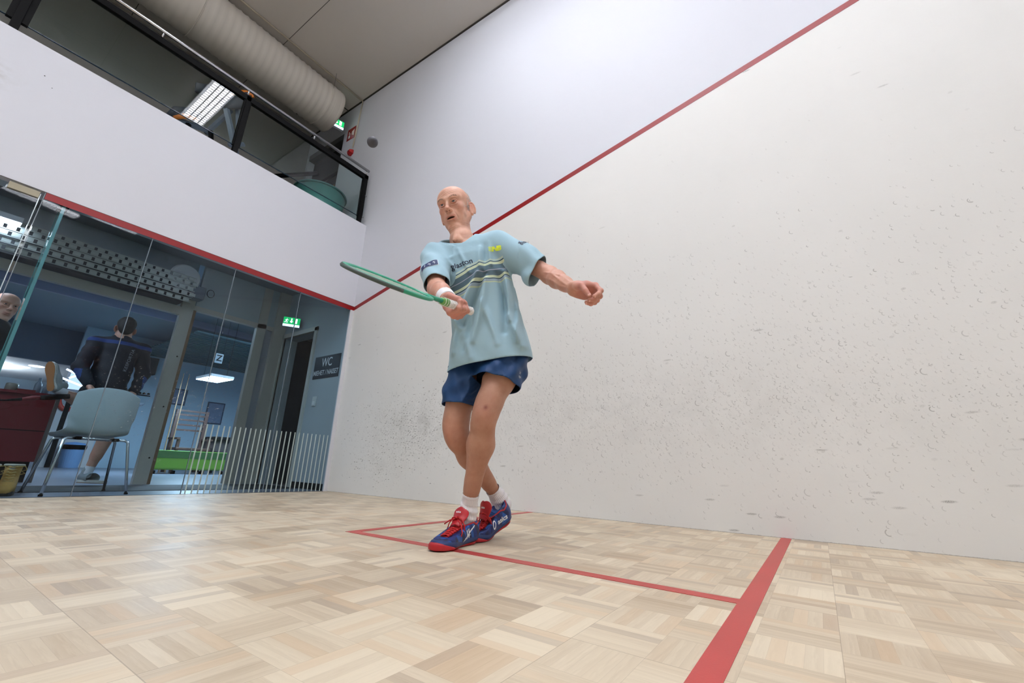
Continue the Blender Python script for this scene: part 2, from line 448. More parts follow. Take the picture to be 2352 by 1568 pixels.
# glass back wall: panels 0.70 m wide
edges = [0.0, -0.71, -1.41, -2.11, -2.805]
for i in range(4):
    xb, xa = edges[i], edges[i + 1]
    p = struct(MB().box((xa + 0.004, 0.004, 0.0), (xb - 0.004 - (0.045 if i == 0 else 0), 0.016, ZG)).build('window_%d' % (i + 1), M_GLASS))
    j = MB().box((xa - 0.002, 0.003, 0.0), (xa + 0.002, 0.017, ZG)).build('glass_joint', mat('joint_seal', (118, 128, 136), 0.25, spec=0.7), p)
    if i < 2:
        mb = MB(); n = 14
        for k in range(n):
            xx = xa + 0.03 + k * (abs(xb - xa) - 0.02) / n
            mb.box((xx - 0.0055, 0.0015, 0.004), (xx + 0.0055, 0.004, 0.595))
        mb.build('stripe_film', mat('frosted_film', (164, 178, 176), 0.6), p)
# the glass door to the left, left ajar by its clear gap, and glass beyond
p = struct(MB().box((-3.80, 0.004, 0.01), (-2.825, 0.016, 2.155)).build('door_1', M_GLASS))
MB().box((-2.99, -0.010, 2.115), (-2.83, 0.032, 2.165)).build('door_hinge', mat('aged_fitting', (150, 142, 120), 0.4), p)
MB().box((-2.828, 0.003, 0.01), (-2.823, 0.017, 2.155)).build('glass_edge', mat('bright_glass_edge', (190, 205, 210), 0.1, spec=0.9), p)
struct(MB().box((XL, 0.004, 0.0), (-3.81, 0.016, ZG)).build('window_5', M_GLASS))
# glass stiffening fin
fin = MB().box((-2.692, 0.02, 0.0), (-2.676, 0.17, 2.15)).build('glass_fin', glass_mat('fin_glass', (0.62, 0.80, 0.80, 1), 1.5))
tag(fin, 'upright green-edged glass fin standing behind the court glass near the door', 'glass fin')
MB().box((-2.694, 0.018, 0.0), (-2.674, 0.022, 2.15)).build('fin_edge', M_GEDGE, fin)
MB().box((-2.694, 0.168, 0.0), (-2.674, 0.172, 2.15)).build('fin_edge', M_GEDGE, fin)
MB().box((-2.71, 0.02, 2.13), (-2.655, 0.17, 2.18)).build('fin_bracket', M_BLACK, fin)

# broken plaster at the far left of the back wall
mb = MB(); rr = random.Random(3)
for (cx, cz, r) in ((-3.335, 3.02, .006), (-3.42, 2.93, .010), (-3.405, 2.925, .005), (-3.33, 2.86, .004), (-3.05, 3.10, .004), (-2.99, 3.03, .003)):
    mb.lathe([(0.0001, 0.0), (r, 0.0)], n=10, M=Matrix.Translation((cx, -0.001, cz)) @ Matrix.Rotation(PI / 2, 4, 'X'))
struct(mb.build('trim_9', M_BLACKM))

# ================================================================ COURT LUMINAIRES (two-tube louvred battens)
M_TUBE = lamp_mat('court_tube', COURT_LAMP, (244, 247, 255))
M_HOUS = mat('luminaire_white', (225, 226, 228), 0.45)
M_TUBE2 = lamp_mat('court_tube_front', COURT_LAMP * .35, (244, 247, 255)); M_TUBE3 = lamp_mat('court_tube_side', COURT_LAMP * .55, (244, 247, 255))
def court_lamp(x, y, L, rz, label, Wd=0.34, dim=False):
    t = empty('ceiling_lamp', (x, y, ZC), rz, label, 'ceiling lamp', 'louvred lamps over the court')
    mb = MB(); h = 0.10
    mb.box((-Wd / 2, -L / 2, -0.02), (Wd / 2, L / 2, 0.0)); mb.box((-Wd / 2, -L / 2, -.04), (-Wd / 2 + .008, L / 2, 0)); mb.box((Wd / 2 - .008, -L / 2, -.04), (Wd / 2, L / 2, 0))
    mb.box((-Wd / 2, -L / 2, -h), (Wd / 2, -L / 2 + .008, 0)); mb.box((-Wd / 2, L / 2 - .008, -h), (Wd / 2, L / 2, 0))
    mb.build('housing', M_HOUS, t)
    mb = MB()
    for xx in (-0.105, -0.035, 0.035, 0.105): mb.box((xx - .028, -L / 2 + .02, -0.078), (xx + .028, L / 2 - .02, -0.050))
    mb.build('tubes', M_TUBE3 if dim == 2 else (M_TUBE2 if dim else M_TUBE), t)
    mb = MB(); n = int(L / 0.06)
    for k in range(1, n): mb.box((-Wd / 2 + .01, -L / 2 + k * L / n - .0015, -h + .004), (Wd / 2 - .01, -L / 2 + k * L / n + .0015, -h + .014))
    for xx in (-0.07, 0.0, 0.07): mb.box((xx - .004, -L / 2 + .01, -h + .002), (xx + .004, L / 2 - .01, -h + .016))
    mb.build('louvre', M_HOUS, t)
    return t
court_lamp(-1.39, -2.95, 2.6, 0, 'long louvred court lamp whose reflection shows in the gallery glass', dim=2)
court_lamp(-4.9, -2.95, 2.6, 0, 'long louvred court lamp on the far left of the ceiling, out of the photo')
court_lamp(-1.39, -6.6, 2.6, 0, 'long louvred court lamp nearer the front wall on the right, out of the photo', dim=True)
court_lamp(-4.9, -6.6, 2.6, 0, 'long louvred court lamp nearer the front wall on the left, out of the photo', dim=True)
court_lamp(-2.28, -9.17, 1.3, PI / 2 - .21, 'crosswise louvred court lamp over the front wall, mirrored in the glass door', dim=True)
court_lamp(-1.0, -8.9, 0.9, PI / 2 - .1, 'short louvred court lamp near the front wall, mirrored under the red line', dim=True)
court_lamp(-3.15, -4.8, 2.4, 0, 'long louvred court lamp over the middle of the court, out of the photo')

# ================================================================ GALLERY
bal = empty('balustrade', (0, 0.05, ZB), 0, 'black framed glass balustrade with steel handrail along the gallery edge', 'balustrade')
Yb = 0.0
mb = MB().box((-6.4, -0.025, 0.70), (-0.06, 0.025, 0.765)); mb.build('top_rail', M_BLACK, bal, bevel=.003)
def post(x, wd=0.05):
    mb = MB(); mb.box((x - wd / 2, -0.025, -0.03), (x + wd / 2, 0.025, 0.76)); mb.build('post', M_BLACK, bal, bevel=.003)
    mb = MB(); mb.box((x - wd / 2 - 0.035, -0.014, 0.105), (x + wd / 2 + 0.035, 0.018, 0.70)) if x < -3 else mb.box((x - wd / 2 - 0.012, -0.014, 0.105), (x + wd / 2 + 0.012, 0.018, 0.70))
    mb.build('glass_clamp', M_BLACK, bal)
for x in (-0.095, -1.68, -3.29, -4.9): post(x, 0.05)
for a, b in ((-1.65, -0.125), (-3.24, -1.71), (-4.87, -3.34)):
    g = MB().box((a, -0.005, 0.11), (b, 0.005, 0.70)).build('glass_panel', M_BGLASS, bal)
    MB().box((a, -0.006, 0.106), (b, 0.006, 0.111)).build('glass_edge', mat('dark_glass_edge', (20, 45, 62), 0.2), g)
mb = MB().tube([(-6.4, -0.03, 0.83), (-0.07, -0.03, 0.83)], 0.019, 12); mb.build('handrail', M_STEEL, bal, smooth=True)
for x in (-0.095, -0.90, -1.70, -2.50, -3.29, -4.1):
    MB().tube([(x, 0.0, 0.76), (x, -0.02, 0.80), (x, -0.03, 0.83)], 0.009, 8).build('handrail_bracket', M_STEEL, bal, smooth=True)
for z in (0.12, 0.45): MB().cyl((-0.07, -0.01, z), (-0.04, -0.01, z), 0.01).build('wall_bolt', M_STEEL, bal)

# spiral ventilation duct
duct = empty('ventilation_duct', (-3.4, 0.80, 5.415), 0, 'large white spiral ventilation duct hanging under the gallery ceiling', 'duct')
prof = []; L = 3.05
mb = MB(); n = 64; pitch = 0.085; rows = int((L * 2) / (pitch / 4)); R = 0.322
vs = []; fs = []
for i in range(rows + 1):
    s = i / rows; xx = L - s * (L * 2); ph = (i % 4); r = R + (0.010 if ph == 0 else 0)
    for j in range(n):
        a = 2 * PI * j / n; off = (j / n) * pitch
        vs.append((min(L, xx + off), r * math.cos(a), r * math.sin(a)))
for i in range(rows):
    for j in range(n): fs.append((i * n + j, i * n + (j + 1) % n, (i + 1) * n + (j + 1) % n, (i + 1) * n + j))
mb.add(vs, fs)
M_DUCT = mat('duct_white', (196, 190, 180), 0.5, noise=0.04, nscale=3)
mb.build('duct_pipe', M_DUCT, duct, smooth=True)
Mx = Matrix.Translation((L - .03, 0, 0)) @ Matrix.Rotation(PI / 2, 4, 'Y')
MB().lathe([(0.0, 0.05), (0.29, 0.05), (0.318, 0.042), (R + .004, 0.02), (R + .004, -0.12)], n=64, M=Mx).build('end_cap', M_DUCT, duct, smooth=True)
for xx in (2.85, 1.2, -0.5): 
    MB().tube([(xx, (R + .004) * math.cos(a), (R + .004) * math.sin(a)) for a in [2 * PI * k / 40 for k in range(40)]], 0.006, 6, closed=True, flat=(1, 2)).build('hanger_band', M_DUCT, duct)
    for s in (-1, 1): MB().cyl((xx, s * (R - .01), 0.05), (xx, s * (R - .01), ZC - 5.415), 0.006, n=6).build('hanger_rod', M_STEEL, duct)

# conduit along the ceiling and down the side wall to the alarm
co = MB().tube([(-6.3, 0.56, ZC - .018), (-0.02, 0.56, ZC - .018)], 0.012, 8); co.tube([(-0.014, 0.56, ZC - .02), (-0.014, 0.625, 4.915)], 0.010, 8)
tag(co.build('cable_conduit', mat('conduit_white', (190, 180, 160), 0.5), smooth=True), 'thin off-white conduit running along the gallery ceiling and down to the red alarm', 'conduit')
t = empty('fire_alarm', (0, 0.66, 4.84), 0, 'small red fire alarm sounder on the side wall beside the gallery', 'fire alarm')
Mr = Matrix.Rotation(-PI / 2, 4, 'Y')
MB().lathe([(0.0, 0.055), (0.035, 0.055), (0.045, 0.045), (0.062, 0.02), (0.062, 0.0)], n=6, M=Mr).build('body', mat('alarm_red', (170, 22, 26), 0.35), t)
MB().lathe([(0.0, 0.060), (0.018, 0.058), (0.022, 0.050)], n=16, M=Mr).build('sounder_cap', mat('alarm_dark_red', (120, 14, 18), 0.3), t, smooth=True)
MB().box((-0.058, -0.018, 0.012), (-0.056, 0.012, 0.03)).build('sticker', mat('sticker_white', (220, 220, 220), 0.5), t)
# fire call point sign
t = empty('fire_sign', (0, 0.75, 5.25), 0, 'small red fire alarm sign with a white hand on the side wall', 'sign')
MB().box((-0.004, -0.10, -0.11), (0, 0.10, 0.11)).build('board', mat('sign_red', (150, 12, 16), 0.4), t)
mb = MB(); MW = mat('sign_white', (230, 230, 226), 0.5)
mb.box((-0.006, 0.02, -0.075), (-0.004, 0.065, -0.02)); mb.box((-0.006, 0.045, -0.005), (-0.004, 0.06, 0.05)); mb.box((-0.006, 0.015, -0.005), (-0.004, 0.03, 0.01))
mb.build('hand_symbol', MW, t)
mb = MB()
for k in range(4): mb.tube([(-0.005, -0.03 - .016 * k + .008 * math.cos(a), 0.0 + (0.04 + .01 * k) * math.sin(a) * 1.0) for a in [-1 + .25 * q for q in range(9)]], 0.0035, 4)
mb.build('sound_waves', MW, t)
# exit sign on the gallery
def exit_sign(loc, name_label, s=1.0, nx=(1, 0, 0), up=(0, 0, 1), rz=0.0, tilt=0.0, style=0):
    t = empty('exit_sign', loc, rz, name_label, 'exit sign')
    t.rotation_euler = (tilt, 0, rz)
    w_, h_ = 0.30 * s, 0.17 * s
    mb = MB(); mb.box((-w_ / 2, -0.035, -h_ / 2), (w_ / 2, 0.035, h_ / 2)); mb.build('housing', mat('exit_housing', (200, 205, 210), 0.4), t, bevel=.004)
    MB().box((-w_ / 2 + .004, -0.040, -h_ / 2 + .03 * s), (w_ / 2 - .004, -0.035, h_ / 2 - .004)).build('green_panel', lamp_mat('exit_green', 1.1, (22, 160, 84)), t)
    MB().box((-w_ / 2 + .004, -0.042, -h_ / 2 - .01), (w_ / 2 - .004, -0.03, -h_ / 2 + .028 * s)).build('light_strip', lamp_mat('exit_strip', 1.6, (210, 228, 255)), t)
    L_ = lamp_mat('exit_white', 1.5, (235, 245, 240)); z0 = 0.012 * s; y1 = -0.042
    mb = MB()
    # running figure
    fx = -0.085 * s
    mb.tube([(fx, y1, z0 + .035 * s), (fx + .002, y1, z0 + .0351 * s)], 0.011 * s, 8)
    mb.tube([(fx, y1, z0 + .02 * s), (fx - .012 * s, y1, z0 - .012 * s)], 0.009 * s, 6)
    mb.tube([(fx - .012 * s, y1, z0 - .012 * s), (fx + .012 * s, y1, z0 - .028 * s), (fx + .004 * s, y1, z0 - .05 * s)], 0.0055 * s, 6)
    mb.tube([(fx - .012 * s, y1, z0 - .012 * s), (fx - .022 * s, y1, z0 - .036 * s), (fx - .045 * s, y1, z0 - .036 * s)], 0.0055 * s, 6)
    mb.tube([(fx + .002, y1, z0 + .018 * s), (fx + .026 * s, y1, z0 + .004 * s)], 0.0045 * s, 6)
    mb.tube([(fx + .002, y1, z0 + .018 * s), (fx - .03 * s, y1, z0 + .006 * s)], 0.0045 * s, 6)
    mb.build('running_figure', L_, t)
    mb = MB(); mb.box((-.015 * s, y1 - .001, z0 - .012 * s), (.005 * s, y1 + .001, z0 + .048 * s)); 
    mb.add([(-.035 * s, y1, z0 - .008 * s), (.025 * s, y1, z0 - .008 * s), (-.005 * s, y1, z0 - .045 * s)], [(0, 1, 2)])
    mb.build('down_arrow', L_, t)
    MB().box((.05 * s, y1 - .001, z0 - .045 * s), (.095 * s, y1 + .001, z0 + .05 * s)).build('door_symbol', L_, t)
    return t
exit_sign((-0.20, 0.90, 5.37), 'lit green exit sign hanging above the gallery doorway', 0.78, rz=math.radians(-12))
# gallery door in the side wall
p = struct(MB().box((0.10, 0.97, 3.35), (0.15, 1.91, 5.25)).build('door_2', mat('gallery_door_black', (16, 16, 17), 0.5)))
MB().box((0.0, 0.95, 5.25), (0.16, 1.93, 5.35)).build('lintel', mat('lintel_grey', (92, 92, 92), 0.5), p)
MB().box((0.085, 1.0, 4.70), (0.10, 1.86, 4.76)).build('push_bar', M_BLACK, p)
text_on('VARAU', 0.13, frame((0.098, 1.30, 4.48), (0, -1, 0), (0, 0, 1)), mat('yellow_print', (165, 140, 40), 0.5), 'lettering', p, bold=0.002)
# slanting black bar in the gallery
tag(MB().tube([(-1.75, 1.02, 3.35), (-0.12, 1.3, 4.66)], 0.032, 4, flat=(1, .6)).build('support_bar', M_BLACK), 'black slanting steel bar behind the balustrade near the gallery door', 'bar')
# green tub
tub = empty('plastic_tub', (-0.40, 0.58, 3.33), 0, 'round green plastic tub standing on the gallery by the side wall', 'tub')
M_TUB = mat('green_plastic', (72, 128, 122), 0.35, noise=0.05, nscale=6)
MB().lathe([(0.0, 0.012), (0.27, 0.0), (0.285, 0.02), (0.335, 0.47), (0.328, 0.47), (0.275, 0.03), (0.0, 0.025)], n=64).build('body', M_TUB, tub, smooth=True)
MB().tube([(0.342 * math.cos(a), 0.342 * math.sin(a), 0.472) for a in [2 * PI * k / 64 for k in range(64)]], 0.013, 8, closed=True).build('rim', mat('green_plastic_rim', (60, 112, 108), 0.35), tub, smooth=True)
# exercise machine
ex = empty('exercise_machine', (-1.75, 0.72, 3.33), 0, 'grey and orange exercise bench machine standing behind the gallery balustrade', 'exercise machine')
M_GM = mat('machine_grey', (92, 104, 122), 0.35); M_OR = mat('machine_orange', (205, 118, 40), 0.45); M_PAD = mat('machine_pad', (50, 56, 66), 0.5)
def bar(pts, r, m, nm, fl=(1, .55)): MB().tube(pts, r, 4, flat=fl).build(nm, m, ex, bevel=.003)
bar([(-0.34, 0, 0.50), (-0.02, 0.05, 0.62)], .035, M_GM, 'seat_beam')
bar([(-0.22, 0, 0.54), (-0.12, 0, 0.0)], .03, M_BLACK, 'leg')
bar([(0.0, 0.02, 0.62), (0.14, 0, 0.0)], .03, M_BLACK, 'leg')
bar([(0.08, 0, 1.00), (0.34, 0, 0.40), (0.42, 0, 0.0)], .04, M_GM, 'frame_post')
bar([(0.20, 0.05, 1.16), (0.30, 0.05, 0.75)], .03, M_GM, 'frame_post')
bar([(0.20, 0, 0.55), (0.36, 0, 0.68)], .028, M_GM, 'cross_bar')
bar([(-0.02, 0.1, 0.6), (0.16, 0.1, 1.1)], .03, M_GM, 'frame_post')
def pad(pts, nm, rr, m): MB().tube(pts, rr, 12, flat=(1, .5)).build(nm, m, ex, smooth=True)
pad([(-0.40, 0, 0.50), (-0.35, 0, 0.60), (-0.22, 0, 0.68), (-0.08, 0, 0.70)], 'back_pad', [.03, .06, .07, .05], M_PAD)
pad([(-0.36, -0.03, 0.49), (-0.28, -0.03, 0.58), (-0.16, -0.03, 0.63)], 'orange_edge', [.02, .03, .02], M_OR)
pad([(0.02, 0.0, 1.02), (0.16, 0.0, 1.16), (0.27, 0, 1.34), (0.32, 0, 1.30)], 'upper_pad', [.06, .08, .07, .04], M_PAD)
pad([(0.10, 0.0, 1.24), (0.20, 0.0, 1.36), (0.29, 0, 1.43), (0.32, 0, 1.38)], 'orange_edge', [.02, .03, .035, .02], M_OR)
pad([(-0.20, 0.05, 1.02), (-0.21, 0.05, 1.10), (-0.12, 0.05, 1.16)], 'round_roller', [.05, .06, .05], M_PAD)
# small holes and speaker recess in the ceiling
mb = MB()
for (hx, hy, r) in ((-0.30, 1.42, .05), (-0.22, 1.28, .018), (-0.52, 1.60, .012), (-0.45, 1.72, .012), (-1.45, 1.45, .014), (-1.05, 1.52, .012)):
    mb.lathe([(0.0, 0.0), (r, 0.0)], c=(hx, hy, ZC - 0.0015), n=20)
struct(mb.build('trim_10', M_BLACKM))
# gallery wall light out of view, keeps the gallery from going black
def panel_lamp(loc, sx, sy, strength, label, name='ceiling_lamp', cat='ceiling lamp', col=(226, 236, 255), group=None, hz=0.05):
    t = empty(name, loc, 0, label, cat, group)
    MB().box((-sx / 2, -sy / 2, 0), (sx / 2, sy / 2, hz)).build('housing', M_HOUS, t)
    MB().box((-sx / 2 + .01, -sy / 2 + .01, -0.006), (sx / 2 - .01, sy / 2 - .01, 0.0)).build('diffuser', lamp_mat(name + '_diffuser', strength, col), t)
    return t

# ================================================================ LOBBY BEHIND THE GLASS
M_LFLOOR = mat('lobby_vinyl', (116, 120, 132), 0.32, noise=0.12, nscale=4)
M_BLUEWALL = mat('pale_blue_wall', (176, 198, 212), 0.7, noise=0.03, nscale=3)
M_LWALL = mat('lobby_wall_paint', (172, 180, 182), 0.6, noise=0.04, nscale=4)
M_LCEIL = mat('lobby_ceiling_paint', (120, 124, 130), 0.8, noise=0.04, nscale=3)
YP = 1.62
struct(MB().box((XL, 0.03, -0.1), (4.5, 14.0, 0.0)).build('floor_lobby', M_LFLOOR))
struct(MB().box((XL, 0.52, 0.0), (0.0, 1.42, 0.004)).build('trim_11', mat('dark_mat', (12, 14, 20), 0.7, noise=0.1, nscale=40)))
struct(MB().box((XL, -0.001, -0.09), (0.0, 0.03, 0.002)).build('trim_12', mat('threshold_dark', (44, 48, 54), 0.5)))
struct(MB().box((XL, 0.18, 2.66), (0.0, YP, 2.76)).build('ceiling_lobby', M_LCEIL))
mb = MB()
for yy in (0.55, 0.64, 0.95): mb.box((XL, yy, 2.60), (0.0, yy + .035, 2.66))
struct(mb.build('trim_13', mat('ceiling_rails', (96, 106, 112), 0.5)))
# lobby right-hand wall with the black doorway
mb = MB()
mb.box((0.0, 0.0, -0.1), (0.2, 0.78, 2.9)); mb.box((0.0, 0.78, 1.98), (0.2, 1.56, 2.9)); mb.box((0.0, 1.56, -0.1), (0.2, 1.75, 2.9))
struct(mb.build('wall_lobby', M_LWALL))
mb = MB(); mb.box((-0.02, 0.72, 0), (0.02, 0.78, 2.03)); mb.box((-0.02, 1.56, 0), (0.02, 1.62, 2.03)); mb.box((-0.02, 0.72, 1.98), (0.02, 1.62, 2.04))
d3 = struct(mb.build('door_3', mat('door_frame_cream', (196, 194, 184), 0.5)))
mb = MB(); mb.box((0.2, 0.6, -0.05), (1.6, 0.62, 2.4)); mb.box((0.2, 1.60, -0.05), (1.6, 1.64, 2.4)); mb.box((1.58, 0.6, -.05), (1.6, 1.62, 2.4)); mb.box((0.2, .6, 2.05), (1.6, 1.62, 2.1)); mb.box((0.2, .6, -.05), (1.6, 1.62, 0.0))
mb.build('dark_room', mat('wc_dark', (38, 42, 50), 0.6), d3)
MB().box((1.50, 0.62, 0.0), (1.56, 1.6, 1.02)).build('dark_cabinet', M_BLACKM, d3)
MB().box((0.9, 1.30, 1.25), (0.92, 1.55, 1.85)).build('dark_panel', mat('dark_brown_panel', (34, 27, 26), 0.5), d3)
struct(MB().box((-0.012, 0.0, 0), (0.0, 0.72, 0.07)).build('baseboard_lobby', M_BLACKM))
# wc sign
t = empty('wc_sign', (0.0, 0.385, 1.45), 0, 'black WC door sign with white lettering on the lobby wall beside the doorway', 'sign')
MB().box((-0.006, -0.27, -0.145), (0.0, 0.27, 0.145)).build('board', mat('sign_black', (20, 20, 30), 0.4), t)
MSW = mat('sign_lettering', (222, 224, 226), 0.5)
text_on('WC', 0.155, frame((-0.0075, 0.0, 0.055), (0, -1, 0), (0, 0, 1)), MSW, 'lettering', t, bold=0.001, sx=0.82)
text_on('MIEHET / NAISET', 0.088, frame((-0.0075, 0.0, -0.075), (0, -1, 0), (0, 0, 1)), MSW, 'lettering', t, bold=0.001, sx=0.80)
# lobby exit sign
exit_sign((-0.14, 1.18, 2.13), 'lit green exit sign with running figure above the lobby doorway', 0.72, rz=math.radians(-30))
# switch
t = empty('light_switch', (0.0, 0.53, 1.02), 0, 'small white light switch on the lobby wall under the WC sign', 'light switch')
MB().box((-0.012, -0.04, -0.06), (0.0, 0.04, 0.06)).build('plate', mat('switch_white', (205, 208, 205), 0.4), t, bevel=.004)
MB().box((-0.018, -0.022, -0.045), (-0.012, 0.022, 0.0)).build('rocker', mat('switch_rocker', (225, 226, 224), 0.3), t, bevel=.002)

# partition with cream frame
mb = MB()
mb.box((-1.30, YP, 0.0), (-1.17, YP + 0.07, 2.30))
mb.box((XL, YP, 1.96), (-1.30, YP + 0.07, 2.06))
mb.box((-0.38, YP, 0.0), (-0.26, YP + 0.07, 2.70)); mb.box((-0.16, YP - .04, 0.0), (0.0, YP + 0.07, 2.70))
mb.box((-1.17, YP, 2.06), (0.0, YP + .07, 2.12))
struct(mb.build('trim_14', M_CREAM))
struct(MB().box((-1.17, YP + .01, 0.0), (-1.135, YP + .06, 2.12)).build('trim_15', M_WOOD))
struct(MB().box((-1.155, YP + .005, 2.12), (0.0, YP + .065, 2.75)).build('wall_partition', M_LWALL))
struct(MB().box((-0.26, YP + .02, 0.0), (-0.16, YP + .06, 2.70)).build('wall_pier', mat('pier_paint', (150, 152, 160), 0.6)))
struct(MB().box((XL, YP + .2, 2.06), (-1.17, YP + .24, 2.75)).build('wall_bulkhead', M_LWALL))
mb = MB()
for (xx, zz) in ((-1.21, .28), (-1.21, .85), (-1.21, 1.45), (-1.21, 2.2)): mb.cyl((xx, YP - .003, zz), (xx, YP + .001, zz), .009, n=10)
struct(mb.build('trim_16', M_BLACKM))
# rolled-up grille
gr = empty('roller_grille', (-3.2, YP - .10, 2.24), 0, 'rolled-up metal roller grille with slotted bars above the lobby partition', 'roller grille')
MB().box((-2.6, -0.02, -0.16), (1.86, 0.16, 0.17)).build('shade_box', mat('grille_backing', (44, 46, 50), 0.6), gr)
M_SL = mat('grille_slat', (170, 172, 164), 0.4, noise=0.05)
for k, (yy, zz) in enumerate(((-0.155, 0.11), (-0.185, 0.045), (-0.19, -0.02), (-0.175, -0.085), (-0.14, -0.145))):
    mb = MB(); mb.box((-2.6, yy - .004, zz + .020), (1.90, yy + .004, zz + .028)); mb.box((-2.6, yy - .004, zz - .028), (1.90, yy + .004, zz - .020))
    xx = -2.6 + (0.04 if k % 2 else 0)
    while xx < 1.86:
        mb.box((xx, yy - .005, zz - .018), (xx + .060, yy + .003, zz + .018)); xx += 0.085
    mb.build('grille_bar', M_SL, gr)
MB().lathe([(0.0, 0.02), (0.15, 0.02), (0.165, 0.0)], n=40, M=Matrix.Translation((1.80, -0.08, 0.13)) @ Matrix.Rotation(PI / 2, 4, 'X') ).build('end_disc', mat('disc_white', (188, 190, 190), 0.5), gr, smooth=False)
mb = MB(); mb.box((1.86, -0.15, -0.1), (2.03, 0.0, 0.06)); mb.build('motor_box', mat('motor_grey', (90, 98, 106), 0.4), gr, bevel=.01)
MB().tube([(2.1 + .04 * math.cos(a), -0.1, 0.02 + .05 * math.sin(a)) for a in [2 * PI * k / 16 for k in range(16)]], 0.004, 5, closed=True).build('cable_loop', M_BLACK, gr)

# far room
struct(MB().box((XL, 13.4, -0.1), (4.5, 13.6, 4.0)).build('wall_far', M_BLUEWALL))
struct(MB().box((4.3, 1.8, -0.1), (4.5, 13.5, 4.0)).build('wall_far_right', M_BLUEWALL))
struct(MB().box((XL - .2, 0.0, -0.1), (XL, 13.5, 4.0)).build('wall_far_left', mat('far_left_paint', (120, 130, 142), 0.7)))
struct(MB().box((0.2, 1.64, -0.1), (4.5, 1.84, 4.0)).build('wall_room_side', M_BLUEWALL))
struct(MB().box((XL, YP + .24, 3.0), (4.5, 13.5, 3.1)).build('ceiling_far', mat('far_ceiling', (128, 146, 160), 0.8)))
mb = MB()
for yy in (3.1, 4.4, 5.6): mb.box((XL, yy, 2.86), (4.3, yy + .06, 3.0))
struct(mb.build('trim_17', mat('ceiling_beam', (140, 146, 172), 0.6)))
struct(MB().box((XL, 9.3, 2.2), (-0.45, 13.4, 2.27)).build('ceiling_white', mat('white_drop_ceiling', (214, 214, 216), 0.7)))
struct(MB().box((XL, 9.2, 2.2), (-0.45, 9.3, 3.0)).build('wall_drop', mat('drop_paint', (96, 112, 130), 0.7)))
mb = MB(); 
for k in range(22): mb.box((0.0, 4.9 + k * .16, 2.60), (4.3, 4.9 + k * .16 + .1, 2.63))
struct(mb.build('ceiling_slats', mat('slat_green', (60, 92, 100), 0.7)))
# room partition block (blue side wall seen to the right of the standing man)
struct(MB().box((-0.95, 8.4, 0.0), (4.3, 8.5, 3.0)).build('wall_blue', M_BLUEWALL))

# lamps of the lobby and the far room
panel_lamp((-3.27, 1.30, 2.32), 0.95, 0.14, LOBBY_LAMP, 'bright white strip lamp on the lobby ceiling at the far left', group='lobby strip lamps')
panel_lamp((-1.30, 0.34, 2.60), 0.5, 0.10, LOBBY_LAMP * .5, 'short white strip lamp on the lobby ceiling behind the red line', group='lobby strip lamps')
panel_lamp((-4.6, 0.9, 2.60), 1.2, 0.3, LOBBY_LAMP, 'white strip lamp on the lobby ceiling, out of the photo', group='lobby strip lamps')
BL = (210, 234, 255)
t = panel_lamp((0.49, 4.9, 1.76), 0.40, 0.70, ROOM_LAMP * 2.5, 'bright bluish-white lamp hanging in the far room below the letter Z', 'hanging_lamp', 'hanging lamp', BL)
for s in (-1, 1): MB().cyl((s * .2, 0, .05), (s * .2, 0, 1.24), .003, n=5).build('cord', M_BLACK, t)
panel_lamp((-0.9, 4.0, 2.85), 1.2, 0.3, ROOM_LAMP * .6, 'wide bluish lamp on the far room ceiling, hidden by the grille', col=BL)
panel_lamp((1.5, 3.6, 2.85), 1.2, 0.5, ROOM_LAMP * .8, 'bluish lamp on the far room ceiling behind the WC wall', col=BL)
panel_lamp((-2.2, 4.2, 2.85), 1.2, 0.3, ROOM_LAMP * .25, 'dim bluish lamp on the far room ceiling over the counter', col=BL)
for k, (xx, yy) in enumerate(((-1.45, 10.7), (-1.28, 10.2))):
    t = empty('downlight', (xx, yy, 2.20), 0, ['round downlight in the white far ceiling, nearer the glass fin', 'round downlight in the white far ceiling, nearer the standing man'][k], 'downlight', 'downlights in the far white ceiling')
    MB().lathe([(0.0, -0.012), (0.12, -0.012), (0.14, 0.0)], n=20).build('lens', lamp_mat('downlight_lens', 6.0), t)
t = panel_lamp((-2.5, 11.0, 1.65), 1.6, 0.8, 9.0, 'flat two-sided lamp added to brighten the white far ceiling, unseen behind the counter')  # added lamp, no fixture of the room; its upper face lights the white ceiling
MB().box((-.8, -.4, .05), (.8, .4, .056)).build('upper_diffuser', lamp_mat('added_uplight', 12.0, (244, 240, 240)), t)

# Z sign
t = empty('letter_sign', (0.14, 4.0, 2.0), 0, 'small white sign with a black letter Z hanging in the far room', 'sign')
MB().box((-0.062, -0.004, -0.085), (0.062, 0.004, 0.085)).build('board', mat('z_board', (215, 225, 232), 0.4), t)
text_on('Z', 0.15, frame((0, -0.006, 0), (1, 0, 0), (0, 0, 1)), mat('z_black', (14, 16, 20), 0.5), 'lettering', t, bold=0.003)
for s in (-1, 1): MB().cyl((s * .05, 0, .085), (s * .05, 0, 1.0), .002, n=4).build('cord', M_BLACK, t)

